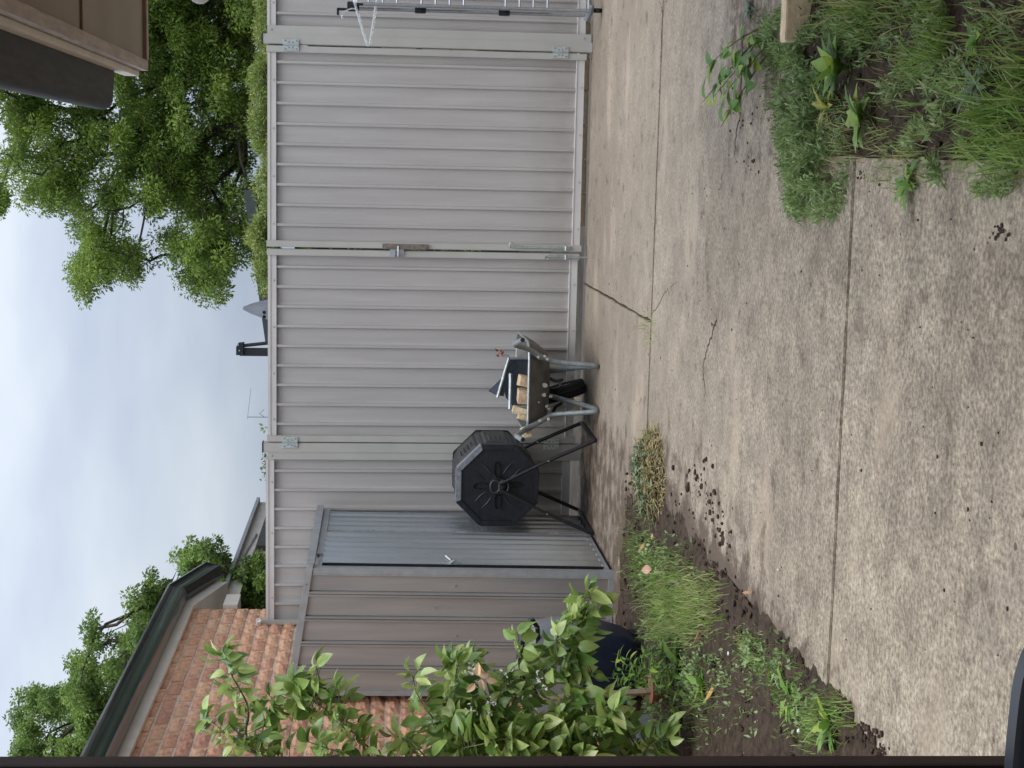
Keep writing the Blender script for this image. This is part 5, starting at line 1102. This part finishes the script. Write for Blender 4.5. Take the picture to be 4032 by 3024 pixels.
g3['label'] = 'low grey green mat of small-leaved weeds spilling over the slab'; g3['category'] = 'ground cover'
g4 = matcover([(2600, 2200, 90, 120, 700, .04, .2, .8), (2900, 2660, 130, 130, 500, .02, .2, .8), (2980, 2560, 60, 80, 500, .03, .2, .8), (3080, 2640, 60, 90, 600, .03, .2, .8), (2640, 2720, 80, 150, 1500, .09, .1, .6), (2760, 2640, 60, 120, 700, .05, .2, .8), (2850, 2850, 160, 110, 300, .015, .2, .8), (3200, 2780, 80, 80, 500, .03, .2, .8), (2560, 2470, 40, 60, 300, .05, .2, .7), (3000, 2850, 160, 100, 240, .015, .3, .9)], 'ground_cover', mat_weed, .022, .011)
g4['label'] = 'scattered small seedlings on the dark soil around the lemon tree'; g4['category'] = 'ground cover'

# heap of pulled weeds on the slab joint
hp_ = thing('weed_heap', 'heap of pulled weeds and dry straw lying on the concrete joint', 'heap', (-1.45, 7.35, 0))
c0 = gz(2572, 1720); c1 = gz(2600, 2030); axis_ = c1-c0; Lh = float(np.linalg.norm(axis_)); ax_ = axis_/Lh; sd_ = np.array([-ax_[1], ax_[0], 0])
def hz(u, v): return .085*max(0, 1-(2*u-1)**4)*max(0, 1-v*v)**.8
vs = []; fs = []; NU, NV = 30, 14
for i in range(NU+1):
    for j in range(NV+1):
        u = i/NU; v_ = -1+2*j/NV; wv = .20*(1-.55*abs(2*u-1)**2.2); q = c0+axis_*u+sd_*v_*wv; n_ = mnoise.noise(Vector((u*9, v_*3, 2)))
        vs.append((q[0], q[1], -.004+hz(u, v_)*(1+.5*n_)))
for i in range(NU):
    for j in range(NV): a = i*(NV+1)+j; fs.append((a, a+1, a+NV+2, a+NV+1))
MB().add(vs, fs).build('mound', clod_m, hp_, smooth=True, fix=False)
Q = []; T = []
n = 4200; u = rng.random(n); v_ = rng.uniform(-1.12, 1.12, n); wv = .20*(1-.55*np.abs(2*u-1)**2.2)
base = c0+axis_*u[:, None]+sd_*(v_*wv)[:, None]; base[:, 2] = np.array([hz(a, b) for a, b in zip(u, v_)])+.002+.014*rng.random(n)
side = unit(rng.normal(0, 1, (n, 3))*np.array([1, 1, .35])); ln = .03+.06*rng.random(n)
straw_side = np.clip(.5+.5*v_+.25*rng.normal(0, 1, n), 0, 1)
me = fastmesh('straw', leaf_quads(base, side, unit(rng.normal(0, 1, (n, 3))+np.array([0, 0, 1])), ln, np.full(n, .0035))-np.array([-1.45, 7.35, 0]), 4, np.clip(straw_side*.8+.25*rng.random(n), 0, 1)); stuff(link('straw', me, straw_m, hp_))
n = 2000; u = rng.random(n); v_ = np.clip(rng.normal(-.25, .5, n), -1.05, 1.05); wv = .20*(1-.55*np.abs(2*u-1)**2.2)
base = c0+axis_*u[:, None]+sd_*(v_*wv)[:, None]; base[:, 2] = np.array([hz(a, b) for a, b in zip(u, v_)])+.006+.016*rng.random(n)
me = fastmesh('wilted_leaves', leaf_quads(base, unit(rng.normal(0, 1, (n, 3))*np.array([1, 1, .4])), unit(rng.normal(0, .8, (n, 3))+np.array([0, 0, 1])), .018+.024*rng.random(n), .009+.010*rng.random(n))-np.array([-1.45, 7.35, 0]), 4); stuff(link('wilted_leaves', me, pileleaf_m, hp_))

# fallen leaves and bits, each lying by itself
def fallen(X, Y, L, W, rot, label, mt, z=.012, curl=-.5):
    q = gz(X, Y, z); t = thing('fallen_leaf', label, 'leaf', q, 'fallen leaves'); lf = leaf_mesh(L, W, .55, curl, seed=int(X)); T = Matrix.Rotation(R(rot), 4, 'Z')
    lf.v = [tuple(V(q)+T @ Vector(p)) for p in lf.v]; lf.build('blade', mt, t, smooth=True, fix=False)
fallen(2815, 2698, .075, .035, 80, 'yellow tan dead leaf on bare soil below the stake', mat('tan_leaf', (.50, .30, .09), .7, var=.2))
fallen(2540, 2140, .06, .03, 60, 'red brown dead leaf standing in the grass near the weed heap', dead_leaf, .03)
fallen(2566, 2240, .075, .045, 20, 'pinkish tan dead leaf in the grass by the shed slab', mat('pink_leaf', (.50, .30, .22), .7, var=.15), .045)
fallen(2756, 2475, .07, .035, 120, 'brown curled leaf at the end of the long grass', dead_leaf, .03)
fallen(3032, 2640, .04, .028, 150, 'yellow green leaf on the soil near the slab edge', yellow_leaf, .02)
fallen(2960, 2330, .05, .012, 20, 'thin brown leaf by the straw coloured grass', dead_leaf)
def pebble(X, Y, r, label, mt=white_pl, el=1.0):
    q = gz(X, Y); t = thing('pale_pebble', label, 'pebble', (q[0], q[1], 0), 'pale bits on the ground'); m = MB()
    vs = []; zb = .012 if q[0] < -1.6 else 0
    for i in range(1, 4):
        for k in range(8):
            a = k*math.pi/4; rr = r*math.sin(i*math.pi/4)*random.uniform(.8, 1.2); vs.append((q[0]+rr*math.cos(a)*el, q[1]+rr*math.sin(a), zb+r*.5-r*.6*math.cos(i*math.pi/4)))
    fs = [(a*8+k, a*8+(k+1) % 8, a*8+8+(k+1) % 8, a*8+8+k) for a in range(2) for k in range(8)]+[tuple(range(7, -1, -1)), tuple(range(16, 24))]
    m.add(vs, fs); m.build('stone', mt, t, smooth=True)
pebble(3070, 2243, .008, 'small white fleck lying on open concrete', white_pl, .5); pebble(2586, 2116, .016, 'pale scrap on soil beside the weed heap', dead_pale)
pebble(2886, 2572, .010, 'white scrap on the soil by the tuft of grass', white_pl); pebble(3092, 2615, .012, 'white pebble nearest the slab edge', dead_pale)
pebble(2865, 2803, .008, 'tiny white pebble in the middle of the bare soil', white_pl); pebble(2843, 2765, .008, 'white fleck beside the dark hole in the soil', white_pl)
pebble(2716, 2840, .006, 'smallest white pebble below the lemon leaves', white_pl); pebble(3165, 2878, .010, 'white scrap by the leafy weed clump', white_pl)

# ------------------------------------------------------------------ door frame and chair by the camera
jb = thing('door_jamb', 'dark aluminium door jamb running along the whole edge of the picture', 'door frame', (-.5, 1.2, 0))
jx0 = gy(60, 2979, 1.25); jx1 = gy(3980, 2976, 1.25); d_ = (jx1-jx0)/(jx1[2]-jx0[2])
def JX(z): return jx0[0]+d_[0]*(z-jx0[2])
za, zb = 0.0, 2.2
def quadpost(o0, o1, y0, y1): 
    m = MB(); m.add([(JX(za)+o0, y0, za), (JX(za)+o1, y0, za), (JX(za)+o1, y1, za), (JX(za)+o0, y1, za), (JX(zb)+o0, y0, zb), (JX(zb)+o1, y0, zb), (JX(zb)+o1, y1, zb), (JX(zb)+o0, y1, zb)], [(0,3,2,1),(4,5,6,7),(0,1,5,4),(1,2,6,5),(2,3,7,6),(3,0,4,7)]); return m
quadpost(-.07, -.0012, 1.15, 1.23).build('post', jamb_m, jb); quadpost(-.03, 0, 1.232, 1.25).build('seal_strip', jamb_edge, jb)
chr_ = thing('black_chair', 'black moulded chair back with a rounded corner beside the dark door jamb', 'chair', (-.55, .95, 0))
yc = 1.0; cpx = [(4090, 2440), (4032, 2500), (4000, 2560), (3975, 2640), (3962, 2720), (3953, 2800), (3945, 2880), (3938, 2960), (3934, 3040)]
top = [gy(X, Y, yc) for X, Y in cpx]; L_ = [(float(q[0]), float(q[2])) for q in top]
L_ = [(L_[0][0]+.012, .80), (L_[0][0]+.016, .62)][::-1]+[(L_[0][0]+.004, L_[0][1]-.02)]+L_+[(-.52, L_[-1][1]+.002), (-.64, L_[-1][1]-.004), (-.71, L_[-1][1]-.03), (-.735, L_[-1][1]-.09), (-.735, .62)]
MB().prism(L_, yc-.03, yc, 'y').build('backrest', chair_m, chr_, smooth=True, bevel=.008)
MB().box((-.74, .55, .44), (-.29, .99, .475)).build('seat', chair_m, chr_, bevel=.01)
for xx in (-.71, -.32):
    for yy in (.58, .98): MB().tube([(xx, yy, .0), (xx, yy, .62 if yy > .9 else .45)], .014, 8).build('leg', black_metal, chr_)
